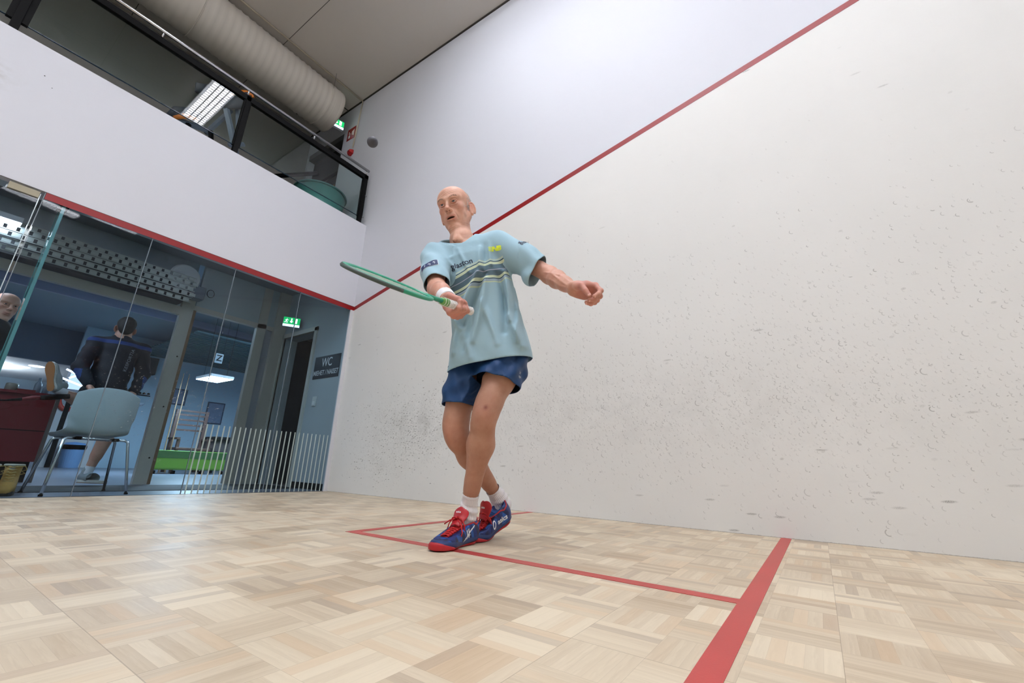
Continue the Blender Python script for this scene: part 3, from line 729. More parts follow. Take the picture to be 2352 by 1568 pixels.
# red counter
ct = empty('red_counter', (-2.02, 2.05, 0), 0, 'dark red reception counter with a black plinth, left of the standing man', 'counter')
MB().box((-2.2, 0.06, 0.0), (-0.04, 0.6, 0.20)).build('plinth', M_BLACKM, ct)
MB().box((-2.2, 0.0, 0.20), (0.0, 0.7, 0.86)).build('body', mat('counter_red', (112, 16, 26), 0.45, noise=0.06), ct)
MB().box((-2.2, -0.003, 0.50), (0.0, 0.0, 0.507)).build('seam', M_BLACKM, ct)
MB().box((-2.22, -0.02, 0.86), (0.0, 0.72, 0.885)).build('countertop', mat('counter_top_red', (120, 24, 34), 0.4), ct)
MB().box((-0.02, -0.012, 0.0), (0.012, 0.012, 0.86)).build('edge_strip', mat('steel_edge', (120, 110, 108), 0.3, metal=.8), ct)
# clutter on the counter
for k, (xx, hh, r, c_, lb, cat) in enumerate(((-2.35, .10, .05, (150, 152, 140), 'pale tin on the red counter, left end', 'tin'), (-2.24, .05, .07, (130, 26, 34), 'low red box on the red counter', 'box'), (-2.16, .19, .03, (140, 160, 176), 'tall clear bottle on the red counter', 'bottle'), (-2.09, .13, .028, (120, 136, 150), 'short clear bottle on the red counter end', 'bottle'))):
    mb = MB(); 
    if cat == 'box': mb.box((-r, -r * .6, 0), (r, r * .6, hh))
    else: mb.lathe([(0.0, 0.0), (r, 0.0), (r, hh * .65), (r * .45, hh * .8), (r * .45, hh), (0.0, hh)] if cat == 'bottle' else [(0, 0), (r, 0), (r, hh * .9), (r * .9, hh), (0, hh)], n=20)
    tag(mb.build(cat, mat('clutter_%d' % k, c_, 0.3), smooth=cat != 'box', loc=(xx, 2.4, 0.885)), lb, cat)

# white board with red rings
rb = empty('dartboard_panel', (-0.80, 8.30, 0.0), 0, 'white panel with two red-ringed round boards at the far wall behind the standing man', 'board')
MB().box((-0.22, 0, 0.0), (0.55, 0.05, 1.95)).build('panel', mat('board_white', (214, 208, 206), 0.5), rb)
for (cx, cz) in ((-0.06, 1.42), (0.32, 1.40)):
    MB().tube([(cx + .17 * math.cos(a), -0.02, cz + .27 * math.sin(a)) for a in [2 * PI * k / 28 for k in range(28)]], 0.045, 8, closed=True).build('red_ring', mat('ring_red', (196, 52, 34), 0.4), rb, smooth=True)
    MB().lathe([(0.0, 0.0), (0.14, 0.0)], n=20, M=Matrix.Translation((cx, -0.006, cz)) @ Matrix.Rotation(PI / 2, 4, 'X') @ Matrix.Scale(1.4, 4, (0, 1, 0))).build('ring_centre', mat('ring_grey', (150, 154, 160), 0.5, noise=0.4, nscale=60), rb)
# bright display stand in the distance
ds = empty('light_stand', (-0.93, 7.9, 0), 0, 'brightly lit white neon display beside the standing man', 'light display')
mb = MB(); mb.box((-0.10, 0, 1.55), (0.22, 0.06, 1.98)); mb.build('glow_box', lamp_mat('neon_white', 0.9, (205, 222, 255)), ds)
mb = MB(); mb.tube([(-0.20, -.03, 1.93), (0.16, -.03, 1.78)], .016, 6); mb.tube([(-0.22, -.03, 1.74), (0.20, -.03, 1.60)], .016, 6); mb.tube([(-0.12, -.03, 1.76), (0.18, -.03, 1.96)], .016, 6)
mb.build('neon_tubes', lamp_mat('neon_tube', 7.0, (225, 235, 255)), ds)
MB().box((-0.03, .02, 0), (0.05, .05, 1.3)).build('stand_pole', M_BLACK, ds)
# blue bin
bn = empty('waste_bin', (-0.60, 8.0, 0), 0, 'pale blue waste bin with a dark lid on the lobby floor', 'bin')
MB().lathe([(0.0, 0.0), (0.15, 0.0), (0.19, 0.40), (0.0, 0.40)], n=28).build('body', mat('bin_blue', (130, 164, 206), 0.4), bn, smooth=False)
MB().lathe([(0.192, 0.36), (0.20, 0.41), (0.192, 0.45)], n=28).build('bag_edge', M_BLACKM, bn)
MB().lathe([(0.192, 0.44), (0.15, 0.49), (0.0, 0.51)], n=28).build('lid', mat('bin_lid', (120, 166, 222), 0.4), bn, smooth=True)

# green bench and stacked furniture
gb = empty('green_bench', (0.32, 4.9, 0), 0, 'long lime green low bench seen through the glass behind the white stripes', 'bench')
mb = MB().box((-0.50, 0, 0.07), (0.80, 0.5, 0.40)); mb.build('body', mat('lime_green', (98, 142, 34), 0.5), gb, bevel=.03)
MB().box((-0.505, -0.004, 0.27), (0.80, 0.0, 0.395)).build('upper_band', mat('darker_green', (50, 92, 36), 0.5), gb, bevel=.002)
for xx in (-0.4, -0.1, 0.35, 0.7): 
    MB().lathe([(0.0, 0.0), (0.035, 0.0), (0.035, 0.05), (0.0, 0.06)], c=(xx, .1, 0), n=12).build('foot', M_BLACK, gb)
ch = empty('wooden_chair', (0.66, 5.95, 0), 0, 'dark wooden ladder-back chair standing on the far side of the green bench', 'chair')
M_DW = mat('dark_wood', (62, 40, 34), 0.5, noise=0.2, nscale=20)
for xx in (-0.28, 0.26): MB().box((xx - .03, 0, 0.0), (xx + .03, .05, 1.22)).build('back_post', M_DW, ch, bevel=.004)
for zz in (0.80, 0.90, 1.0, 1.10, 1.18): MB().box((-0.28, 0.01, zz), (0.26, 0.035, zz + .035)).build('slat', M_DW, ch)
MB().box((-0.31, -0.42, 0.42), (0.30, 0.05, 0.47)).build('seat', M_DW, ch, bevel=.006)
for xx in (-0.28, 0.26): MB().box((xx - .025, -0.40, 0.0), (xx + .025, -.35, 0.62)).build('front_leg', M_DW, ch)
for xx in (-0.30, 0.28): MB().box((xx - .03, -0.42, 0.62), (xx + .03, 0.03, 0.655)).build('armrest', M_DW, ch)
tb = empty('dark_table', (1.35, 5.95, 0), 0, 'dark table with black top next to the ladder-back chair', 'table')
MB().box((-0.32, -0.4, 0.66), (0.5, 0.4, 0.72)).build('table_top', M_BLACKM, tb, bevel=.01)
MB().box((-0.28, -0.34, 0.40), (0.46, 0.34, 0.66)).build('apron', mat('dark_grey_wood', (52, 46, 46), 0.6), tb)
for (a, b) in ((-.28, -.34), (.42, -.34), (-.28, .3), (.42, .3)): MB().box((a, b, 0), (a + .05, b + .05, .42)).build('leg', M_BLACK, tb)
for k, (xx, lb) in enumerate(((0.20, 'light wooden cue standing beside the cream frame'), (0.30, 'light wooden cue leaning right of another cue'))):
    tag(MB().cyl((xx, 5.6, 0.0), (xx + .02, 5.7, 1.9), .014, .007, n=8).build('cue', mat('cue_wood', (120, 96, 72), 0.5)), lb, 'cue', 'cues in the far room')
for k, (xx, zz, w_, h_, lb) in enumerate(((1.02, 1.72, .50, .40, 'grey notice board on the blue wall behind the cues'), (2.00, 1.42, .42, .56, 'dark framed picture on the blue wall right of the ladder-back chair'))):
    t = empty('picture_frame' if k else 'notice_board', (xx, 8.37, zz), 0, lb, 'picture' if k else 'notice board')
    MB().box((-w_ / 2, 0, -h_ / 2), (w_ / 2, .02, h_ / 2)).build('frame', mat('frame_dark', (60, 66, 84), 0.5), t)
    MB().box((-w_ / 2 + .03, -.004, -h_ / 2 + .03), (w_ / 2 - .03, 0, h_ / 2 - .03)).build('sheet', mat('sheet_blue', (120, 134, 160), 0.5, noise=.3, nscale=14), t)
tag(MB().box((0.24, 8.22, 2.14), (0.46, 8.40, 2.54)).build('wall_speaker', mat('speaker_dark', (24, 30, 36), 0.6), bevel=.01), 'black wall speaker beside the standing man\'s shoulder', 'speaker')
hk = empty('coat_rack', (0.38, 8.36, 1.64), 0, 'small wall rack with dark round hooks beside the white chair', 'coat rack')
MB().box((-0.14, 0, 0), (0.14, .03, .02)).build('rail', M_BLACK, hk)
for xx in (-.08, 0.0, .09): MB().lathe([(0, 0), (.028, .01), (.03, .03), (0, .05)], c=(xx, -.02, .03), n=12).build('hook', M_BLACK, hk)
sk = empty('wash_basin', (0.34, 8.29, 1.40), 0, 'small white basin on the blue wall beside the chair back', 'basin')
MB().lathe([(0.0, 0.0), (.06, .005), (.10, .06), (.095, .06), (.055, .015), (0, .01)], n=20).build('bowl', mat('basin_white', (205, 216, 228), 0.25), sk, smooth=True)

# white shell chair by the glass
wc = empty('shell_chair', (-2.02, 0.33, 0), math.radians(6), 'white plastic shell chair on chrome legs standing right behind the glass', 'chair')
M_SHELL = mat('white_shell', (186, 196, 200), 0.35)
# shell: back surface swept into the seat; local -y is towards the glass (the chair's back)
rows = [(-0.150, 0.825, 0.180, .03), (-0.160, 0.820, 0.205, .035), (-0.168, 0.77, 0.216, .045), (-0.170, 0.68, 0.220, .050), (-0.165, 0.58, 0.222, .055), (-0.150, 0.50, 0.216, .055),
        (-0.118, 0.448, 0.200, .040), (-0.06, 0.432, 0.222, .03), (0.05, 0.430, 0.225, .02), (0.16, 0.438, 0.225, .015), (0.235, 0.440, 0.21, .0), (0.262, 0.425, 0.19, .0)]
vs = []; fs = []; NU = 17
for i, (yy, zz, hw, cv) in enumerate(rows):
    for j in range(NU):
        u = -1 + 2 * j / (NU - 1); bend = (abs(u) ** 2.6)
        isback = max(0.0, min(1.0, (0.56 - i * 0.06) * 2)) if i < 7 else 0
        y_ = yy + bend * cv * (1.6 if i < 6 else .6); z_ = zz + (bend * cv * 1.2 if i >= 5 else (-0.05 * abs(u) ** 3 if i < 2 else 0))
        vs.append((hw * u, y_, z_))
for i in range(len(rows) - 1):
    for j in range(NU - 1): fs.append((i * NU + j, i * NU + j + 1, (i + 1) * NU + j + 1, (i + 1) * NU + j))
o = MB().add(vs, fs).build('seat_shell', M_SHELL, wc, smooth=True); sm = o.modifiers.new('solid', 'SOLIDIFY'); sm.thickness = 0.007; sb = o.modifiers.new('sub', 'SUBSURF'); sb.levels = 1; sb.render_levels = 2
mb = MB()
mb.tube([(-0.15, -0.10, 0.418), (0.15, -0.10, 0.418)], .009, 8); mb.tube([(-0.15, 0.12, 0.418), (0.15, 0.12, 0.418)], .009, 8); mb.tube([(-0.15, -0.10, 0.418), (-0.15, 0.12, 0.418)], .009, 8); mb.tube([(0.15, -0.10, 0.418), (0.15, 0.12, 0.418)], .009, 8)
mb.build('under_frame', M_CHROME, wc, smooth=True)
for sx in (-1, 1):
    for sy in (-1, 1):
        y0 = -0.10 if sy < 0 else 0.12
        lg = MB().tube([(sx * .13, y0, .418), (sx * .185, y0, .416), (sx * .205, y0 + sy * .012, .40), (sx * .255, y0 + sy * .10, 0.0)], .0105, 10).build('leg', M_CHROME, wc, smooth=True)
        MB().lathe([(0, 0), (.014, 0), (.014, .012), (0, .014)], c=(sx * .255, y0 + sy * .10, 0), n=10).build('foot_cap', M_BLACK, lg)
for sx in (-1, 1): MB().box((sx * .12 - .015, -0.12, .405), (sx * .12 + .015, -.07, .43)).build('mount', M_BLACK, wc)

# boots
M_BOOT = mat('tan_suede', (186, 140, 66), 0.75, noise=0.25, nscale=30, bump=.5, bscale=120); M_BSOLE = mat('boot_sole', (28, 24, 20), 0.7)
def boot(loc, rz, label):
    t = empty('work_boot', loc, rz, label, 'boot', 'tan boots by the glass')
    # toe points to -y (towards the glass)
    secs = [(-0.135, .030, .012, .055), (-0.12, .042, .012, .075), (-0.09, .050, .012, .088), (-0.05, .050, .012, .105), (-0.01, .046, .012, .135), (0.03, .043, .012, .19)]
    vs = []; fs = []; n = 16
    rings = []
    for (yy, hw, z0, z1) in secs:
        rings.append([(hw * math.sin(2 * PI * j / n), yy + 0.0, (z0 + z1) / 2 - (z1 - z0) / 2 * math.cos(2 * PI * j / n)) for j in range(n)])
    for r in rings: vs += r
    for i in range(len(rings) - 1):
        for j in range(n): fs.append((i * n + j, i * n + (j + 1) % n, (i + 1) * n + (j + 1) % n, (i + 1) * n + j))
    fs.append(tuple(range(n)))
    body = MB().add(vs, fs)
    body.lathe([(0.0, .012), (.045, .012), (.046, .08), (.043, .14), (.047, .205), (.043, .205), (.040, .15)], c=(0, 0.035, 0), n=20, M=Matrix.Scale(1.25, 4, (0, 1, 0)))
    body.build('upper', M_BOOT, t, smooth=True)
    MB().tube([(0.050 * math.sin(a), 0.035 + .060 * math.cos(a), .205) for a in [2 * PI * k / 20 for k in range(20)]], .007, 6, closed=True).build('collar', mat('boot_collar', (196, 188, 168), .7), t, smooth=True)
    mb = MB(); pts = [(-.030, -.135), (.030, -.135), (.047, -.10), (.052, -.05), (.044, .02), (.046, .085), (.02, .10), (-.02, .10), (-.046, .085), (-.044, .02), (-.052, -.05), (-.047, -.10)]
    mb.prism(pts, 2, 0.0, 0.022); mb.build('sole', M_BSOLE, t, bevel=.003)
    for k in range(6):
        y = (-.062, -.048, -.034, -.024, -.020, -.020)[k]; z = .092 + k * .019
        for s in (-1, 1):
            MB().tube([(s * .026, y - .004, z + .006), (0, y - .014, z + .002), (-s * .022, y - .004, z + .012)], .0032, 5).build('lace', mat('boot_lace', (190, 158, 92), .8), t, smooth=True)
    MB().tube([(0.02, -.035, .195), (.06, -.03, .20), (.075, -.03, .175), (.05, -.035, .165), (.07, -.03, .15), (.045, -.03, .14)], .003, 5).build('lace_bow', mat('boot_lace', (190, 158, 92), .8), t, smooth=True)
    MB().box((-.018, -.024, .175), (.012, -.020, .20)).build('tongue_tag', mat('tag_white', (200, 200, 195), .6), t)
    return t
boot((-2.405, 0.32, 0), math.radians(-12), 'tan lace-up work boot beside the chair leg, the right one of the pair')
boot((-2.525, 0.25, 0), math.radians(4), 'tan lace-up work boot cut by the left photo edge, the left one of the pair')

# ================================================================ FIGURES: smooth-union volumes turned into one surface
def vv(*a): return np.array(a, dtype=np.float64)
def nrm(a): a = np.asarray(a, float); return a / np.linalg.norm(a)
class Vol:
    def __init__(s): s.ops = []
    def rc(s, a, b, ra, rb, k=0.02, sub=False):
        a = vv(*a); b = vv(*b); m = max(ra, rb) + k + 0.03
        def f(X, Y, Z):
            ab = b - a; L = max(float(ab @ ab), 1e-12)
            t = np.clip(((X - a[0]) * ab[0] + (Y - a[1]) * ab[1] + (Z - a[2]) * ab[2]) / L, 0, 1)
            d = np.sqrt((X - a[0] - t * ab[0]) ** 2 + (Y - a[1] - t * ab[1]) ** 2 + (Z - a[2] - t * ab[2]) ** 2)
            return d - (ra + (rb - ra) * t)
        s.ops.append((f, np.minimum(a, b) - m, np.maximum(a, b) + m, k, sub)); return s
    def chain(s, pts, rs, k=0.02, sub=False):
        for i in range(len(pts) - 1): s.rc(pts[i], pts[i + 1], rs[i], rs[i + 1], k, sub)
        return s
    def ell(s, c, r, k=0.02, sub=False, R=None):
        c = vv(*c); r = vv(*r); m = r.max() + k + 0.03; Rt = None if R is None else np.array(R, float)
        def f(X, Y, Z):
            x, y, z = X - c[0], Y - c[1], Z - c[2]
            if Rt is not None:
                x, y, z = (Rt[0, 0] * x + Rt[1, 0] * y + Rt[2, 0] * z), (Rt[0, 1] * x + Rt[1, 1] * y + Rt[2, 1] * z), (Rt[0, 2] * x + Rt[1, 2] * y + Rt[2, 2] * z)
            k0 = np.sqrt((x / r[0]) ** 2 + (y / r[1]) ** 2 + (z / r[2]) ** 2) + 1e-9
            k1 = np.sqrt((x / r[0] ** 2) ** 2 + (y / r[1] ** 2) ** 2 + (z / r[2] ** 2) ** 2) + 1e-9
            return k0 * (k0 - 1.0) / k1
        s.ops.append((f, c - m, c + m, k, sub)); return s
    def fn(s, f, lo, hi, k=0.02, sub=False): s.ops.append((f, vv(*lo), vv(*hi), k, sub)); return s
    def plane(s, p, n):
        """keep only what lies on the side away from n"""
        p = vv(*p); n = nrm(n)
        s.ops.append((lambda X, Y, Z: -((X - p[0]) * n[0] + (Y - p[1]) * n[1] + (Z - p[2]) * n[2]), None, None, 0.0, True)); return s
    def mesh(s, lo, hi, h, post=None):
        lo = vv(*lo); hi = vv(*hi); n = np.ceil((hi - lo) / h).astype(int) + 1
        F = np.full(n, 0.2, dtype=np.float32)
        ax = [(lo[i] + h * np.arange(n[i])).astype(np.float32) for i in range(3)]
        for f, a, b, k, sub in s.ops:
            if a is None: i0 = np.zeros(3, int); i1 = n
            else:
                i0 = np.clip(np.floor((a - lo) / h).astype(int), 0, n); i1 = np.clip(np.ceil((b - lo) / h).astype(int) + 1, 0, n)
            if np.any(i1 <= i0): continue
            sl = tuple(slice(i0[i], i1[i]) for i in range(3))
            X, Y, Z = np.meshgrid(ax[0][sl[0]], ax[1][sl[1]], ax[2][sl[2]], indexing='ij', sparse=True)
            d = f(X, Y, Z); A = F[sl]
            if sub:
                B = -d
                if k > 0: hh = np.maximum(k - np.abs(A - B), 0) / k; F[sl] = np.maximum(A, B) + hh * hh * k * 0.25
                else: F[sl] = np.maximum(A, B)
            else:
                if k > 0: hh = np.maximum(k - np.abs(A - d), 0) / k; F[sl] = np.minimum(A, d) - hh * hh * k * 0.25
                else: F[sl] = np.minimum(A, d)
        if post is not None:
            X, Y, Z = np.meshgrid(*ax, indexing='ij', sparse=True); F = post(F, X, Y, Z)
        return surface_nets(F, lo, h)
def surface_nets(F, lo, h):
    n = np.array(F.shape); S = F < 0
    c = n - 1; cnt = np.zeros(c, np.int8)
    for dx in (0, 1):
        for dy in (0, 1):
            for dz in (0, 1): cnt += S[dx:c[0] + dx, dy:c[1] + dy, dz:c[2] + dz]
    act = (cnt > 0) & (cnt < 8); idx = np.argwhere(act); N_ = len(idx)
    ids = np.full(c, -1, np.int32); ids[act] = np.arange(N_)
    acc = np.zeros((N_, 3)); w = np.zeros(N_)
    i, j, k = idx.T
    cor = [(0, 0, 0), (1, 0, 0), (0, 1, 0), (1, 1, 0), (0, 0, 1), (1, 0, 1), (0, 1, 1), (1, 1, 1)]
    for a in range(8):
        for b in range(a + 1, 8):
            if sum(abs(cor[a][q] - cor[b][q]) for q in range(3)) != 1: continue
            fa = F[i + cor[a][0], j + cor[a][1], k + cor[a][2]]; fb = F[i + cor[b][0], j + cor[b][1], k + cor[b][2]]
            m = (fa < 0) != (fb < 0); t = np.where(m, fa / np.where(m, fa - fb, 1), 0)
            p = np.array(cor[a])[None] + t[:, None] * (np.array(cor[b]) - np.array(cor[a]))[None]
            acc[m] += p[m]; w[m] += 1
    V = lo + h * (idx + acc / w[:, None])
    Q = []
    for axn in range(3):
        sl0 = [slice(None)] * 3; sl1 = [slice(None)] * 3; sl0[axn] = slice(0, -1); sl1[axn] = slice(1, None)
        A = S[tuple(sl0)]; B = S[tuple(sl1)]; E = np.argwhere(A != B)
        u, v = [q for q in range(3) if q != axn]
        ok = (E[:, u] > 0) & (E[:, v] > 0) & (E[:, u] < n[u] - 1) & (E[:, v] < n[v] - 1); E = E[ok]
        ins = A[tuple(E.T)]
        def g(du, dv):
            P = E.copy(); P[:, u] -= du; P[:, v] -= dv; return ids[tuple(P.T)]
        q = np.stack([g(1, 1), g(0, 1), g(0, 0), g(1, 0)], 1)
        flip = ins if axn != 1 else ~ins
        q[~flip] = q[~flip][:, ::-1]
        Q.append(q)
    return V, np.concatenate(Q)
def relax(V, Q, it=2, lam=0.5):
    for _ in range(it):
        acc = np.zeros_like(V); w = np.zeros(len(V))
        for a in range(4):
            b = (a + 1) % 4
            np.add.at(acc, Q[:, a], V[Q[:, b]]); np.add.at(acc, Q[:, b], V[Q[:, a]])
            np.add.at(w, Q[:, a], 1); np.add.at(w, Q[:, b], 1)
        V = V + lam * (acc / np.maximum(w, 1)[:, None] - V)
    return V
def vol_obj(name, parts, m, parent=None, colors=None, attrs=None, solid=0.0, smooth=True):
    """parts: list of (V, Q); joined into one mesh"""
    Vs = []; Qs = []; o = 0
    for V, Q in parts: Vs.append(V); Qs.append(Q + o); o += len(V)
    V = np.concatenate(Vs); Q = np.concatenate(Qs)
    me = bpy.data.meshes.new(name)
    me.vertices.add(len(V)); me.vertices.foreach_set('co', V.astype(np.float32).ravel())
    me.loops.add(len(Q) * 4); me.loops.foreach_set('vertex_index', Q.astype(np.int32).ravel())
    me.polygons.add(len(Q)); me.polygons.foreach_set('loop_start', (np.arange(len(Q)) * 4).astype(np.int32))
    try: me.polygons.foreach_set('loop_total', np.full(len(Q), 4, np.int32))
    except Exception: pass
    me.update(calc_edges=True); me.validate()
    if smooth: me.shade_smooth()
    me.materials.append(m)
    if colors is not None:
        ca = me.color_attributes.new('skin', 'FLOAT_COLOR', 'POINT'); ca.data.foreach_set('color', colors(V).astype(np.float32).ravel())
    if attrs:
        for k, f in attrs.items():
            at = me.attributes.new(k, 'FLOAT', 'POINT'); at.data.foreach_set('value', f(V).astype(np.float32))
    ob = bpy.data.objects.new(name, me); COL.objects.link(ob)
    if parent is not None: ob.parent = parent
    if solid: md = ob.modifiers.new('solid', 'SOLIDIFY'); md.thickness = solid; md.offset = -1
    return ob
def cull(V, Q, test):
    """drop the faces whose centre passes the test, and the vertices nobody uses"""
    c = V[Q].mean(axis=1); nr = np.cross(V[Q[:, 2]] - V[Q[:, 0]], V[Q[:, 3]] - V[Q[:, 1]]); nr /= np.linalg.norm(nr, axis=1)[:, None] + 1e-12
    Q = Q[~test(c, nr)]
    used = np.unique(Q); mp = np.full(len(V), -1); mp[used] = np.arange(len(used))
    return V[used], mp[Q]
def snap(V, Q, planes, it=6):
    """straighten cut edges: boundary vertices near a plane go onto it, then run smooth along the edge"""
    e = np.concatenate([Q[:, [a, (a + 1) % 4]] for a in range(4)]); e.sort(axis=1)
    u, c = np.unique(e, axis=0, return_counts=True); b = u[c == 1]
    for (p, n, rad) in planes:
        n = nrm(n); bv = np.unique(b); near = (np.abs((V[bv] - p) @ n) < .011) & (np.linalg.norm(V[bv] - p, axis=1) < rad); ids = bv[near]
        flag = np.zeros(len(V), bool); flag[ids] = True
        V[ids] -= np.outer((V[ids] - p) @ n, n); be = b[flag[b[:, 0]] & flag[b[:, 1]]]
        for _ in range(it):
            acc = np.zeros_like(V); w = np.zeros(len(V))
            np.add.at(acc, be[:, 0], V[be[:, 1]]); np.add.at(acc, be[:, 1], V[be[:, 0]]); np.add.at(w, be[:, 0], 1); np.add.at(w, be[:, 1], 1)
            m_ = w == 2; V[m_] = V[m_] * .5 + acc[m_] / 2 * .5
    return V
def seg_d(P, a, b):
    a = vv(*a); b = vv(*b); ab = b - a; t = np.clip(((P - a) @ ab) / (ab @ ab), 0, 1); return np.linalg.norm(P - a - t[:, None] * ab, axis=1)
def vnoise(P, f, seed=0):
    """cheap smooth pseudo-noise in -1..1"""
    r = np.random.RandomState(seed); o = np.zeros(len(P))
    for i in range(6):
        d = r.normal(size=3); d /= np.linalg.norm(d); o += np.sin(P @ d * f * (0.7 + 0.8 * r.rand()) + r.rand() * 6.28)
    return o / 3.5

def skin_mat(name, vein=True):
    m, nt, b = new_mat(name)
    at = nt.nodes.new('ShaderNodeVertexColor'); at.layer_name = 'skin'
    tc = nt.nodes.new('ShaderNodeTexCoord')
    n1 = noise(nt, tc.outputs['Object'], 38.0, 5, 0.6); n2 = noise(nt, tc.outputs['Object'], 230.0, 3)
    f = (n1 * 0.50 + 0.75)
    mx = nt.nodes.new('ShaderNodeMix'); mx.data_type = 'RGBA'; mx.blend_type = 'MULTIPLY'; mx.inputs[0].default_value = 1.0
    cb = nt.nodes.new('ShaderNodeCombineColor'); 
    nt.links.new((f * 0.5 + 0.5).v, cb.inputs[0]); nt.links.new(f.v, cb.inputs[1]); nt.links.new((f * 1.1 - 0.1).v, cb.inputs[2])
    nt.links.new(at.outputs[0], mx.inputs[6]); nt.links.new(cb.outputs[0], mx.inputs[7]); nt.links.new(mx.outputs[2], b.inputs['Base Color'])
    b.inputs['Roughness'].default_value = 0.48; b.inputs['Specular IOR Level'].default_value = 0.4
    b.inputs['Subsurface Weight'].default_value = 0.12; b.inputs['Subsurface Radius'].default_value = (1.0, 0.35, 0.2); b.inputs['Subsurface Scale'].default_value = 0.006
    bp = nt.nodes.new('ShaderNodeBump'); bp.inputs['Strength'].default_value = 0.35; bp.inputs['Distance'].default_value = 0.0015
    nt.links.new((n1 * 1.0 + n2 * 0.4).v, bp.inputs['Height']); nt.links.new(bp.outputs[0], b.inputs['Normal'])
    return m
M_SKIN = skin_mat('skin')

def hand(V, wrist, a, n, side, curls, k=0.006, sc=1.0, thumb=None, lens=None):
    """adds a hand to V. a: wrist to knuckles, n: out of the palm, side: +1 left hand, -1 right hand.
    curls: per finger (index..little) three joint angles in degrees. Returns finger tips and nail frames."""
    a = nrm(a); n = nrm(np.asarray(n, float) - a * (np.asarray(n, float) @ a)); s = np.cross(n, a) * side
    w = np.asarray(wrist, float); P = lambda x, y, z: w + sc * (a * x + s * y + n * z)
    kn = [(0.088, 0.029, -0.002), (0.092, 0.009, -0.004), (0.087, -0.011, -0.003), (0.078, -0.029, 0.0)]
    L = [(0.044, 0.026, 0.020), (0.048, 0.030, 0.021), (0.044, 0.027, 0.021), (0.034, 0.020, 0.018)]
    rr = [0.0098, 0.0100, 0.0094, 0.0082]
    for (x, y, z), r in zip(kn, rr):
        V.rc(P(0.0, y * 0.55, 0), P(x * 0.6, y * 0.9, z), 0.0175 * sc, 0.0155 * sc, 0.012); V.rc(P(x * 0.6, y * 0.9, z), P(x, y, z), 0.0150 * sc, (r + 0.0022) * sc, 0.010)
    V.ell(P(0.045, 0.0, 0.002), (0.034 * sc, 0.032 * sc, 0.014 * sc), 0.012, R=np.stack([a, s, n], 1))
    V.ell(P(0.030, -0.020, 0.010), (0.028 * sc, 0.014 * sc, 0.013 * sc), 0.010, R=np.stack([a, s, n], 1))
    tips = []
    spread = [0.10, 0.02, -0.05, -0.13]
    for q in range(4):
        p = P(*kn[q]); th = 0.0; d0 = nrm(a + s * spread[q])
        pts = [p]; rs = [rr[q] * 1.08 * sc]
        for j in range(3):
            th += math.radians(curls[q][j]); d = d0 * math.cos(th) + n * math.sin(th)
            p = p + d * L[q][j] * sc; pts.append(p); rs.append(rr[q] * (1.0, 0.90, 0.78)[j] * sc)
        for j in range(3): V.rc(pts[j], pts[j + 1], rs[j], rs[j + 1], k if j else 0.008)
        V.ell(pts[1], (rs[1] * 1.07,) * 3, 0.004); V.ell(pts[2], (rs[2] * 1.06,) * 3, 0.004)
        back = nrm(-n * math.cos(th) + d0 * math.sin(th))
        tips.append((pts[3], d, back, rs[3], s))
    tb, t1, t2, t3 = thumb if thumb else ((0.022, 0.026, 0.010), (0.050, 0.050, 0.022), (0.078, 0.056, 0.030), (0.100, 0.052, 0.036))
    V.rc(P(*tb), P(*t1), 0.0175 * sc, 0.0128 * sc, 0.014); V.rc(P(*t1), P(*t2), 0.0125 * sc, 0.0110 * sc, 0.005); V.rc(P(*t2), P(*t3), 0.0110 * sc, 0.0092 * sc, 0.004)
    V.ell(P((tb[0] + t1[0]) / 2, (tb[1] + t1[1]) / 2 - .004, (tb[2] + t1[2]) / 2), (0.024 * sc, 0.015 * sc, 0.015 * sc), 0.010, R=np.stack([a, s, n], 1))
    dt = nrm(P(*t3) - P(*t2)); tips.append((P(*t3), dt, None, 0.0092 * sc, s))
    return P, tips, (a, s, n)

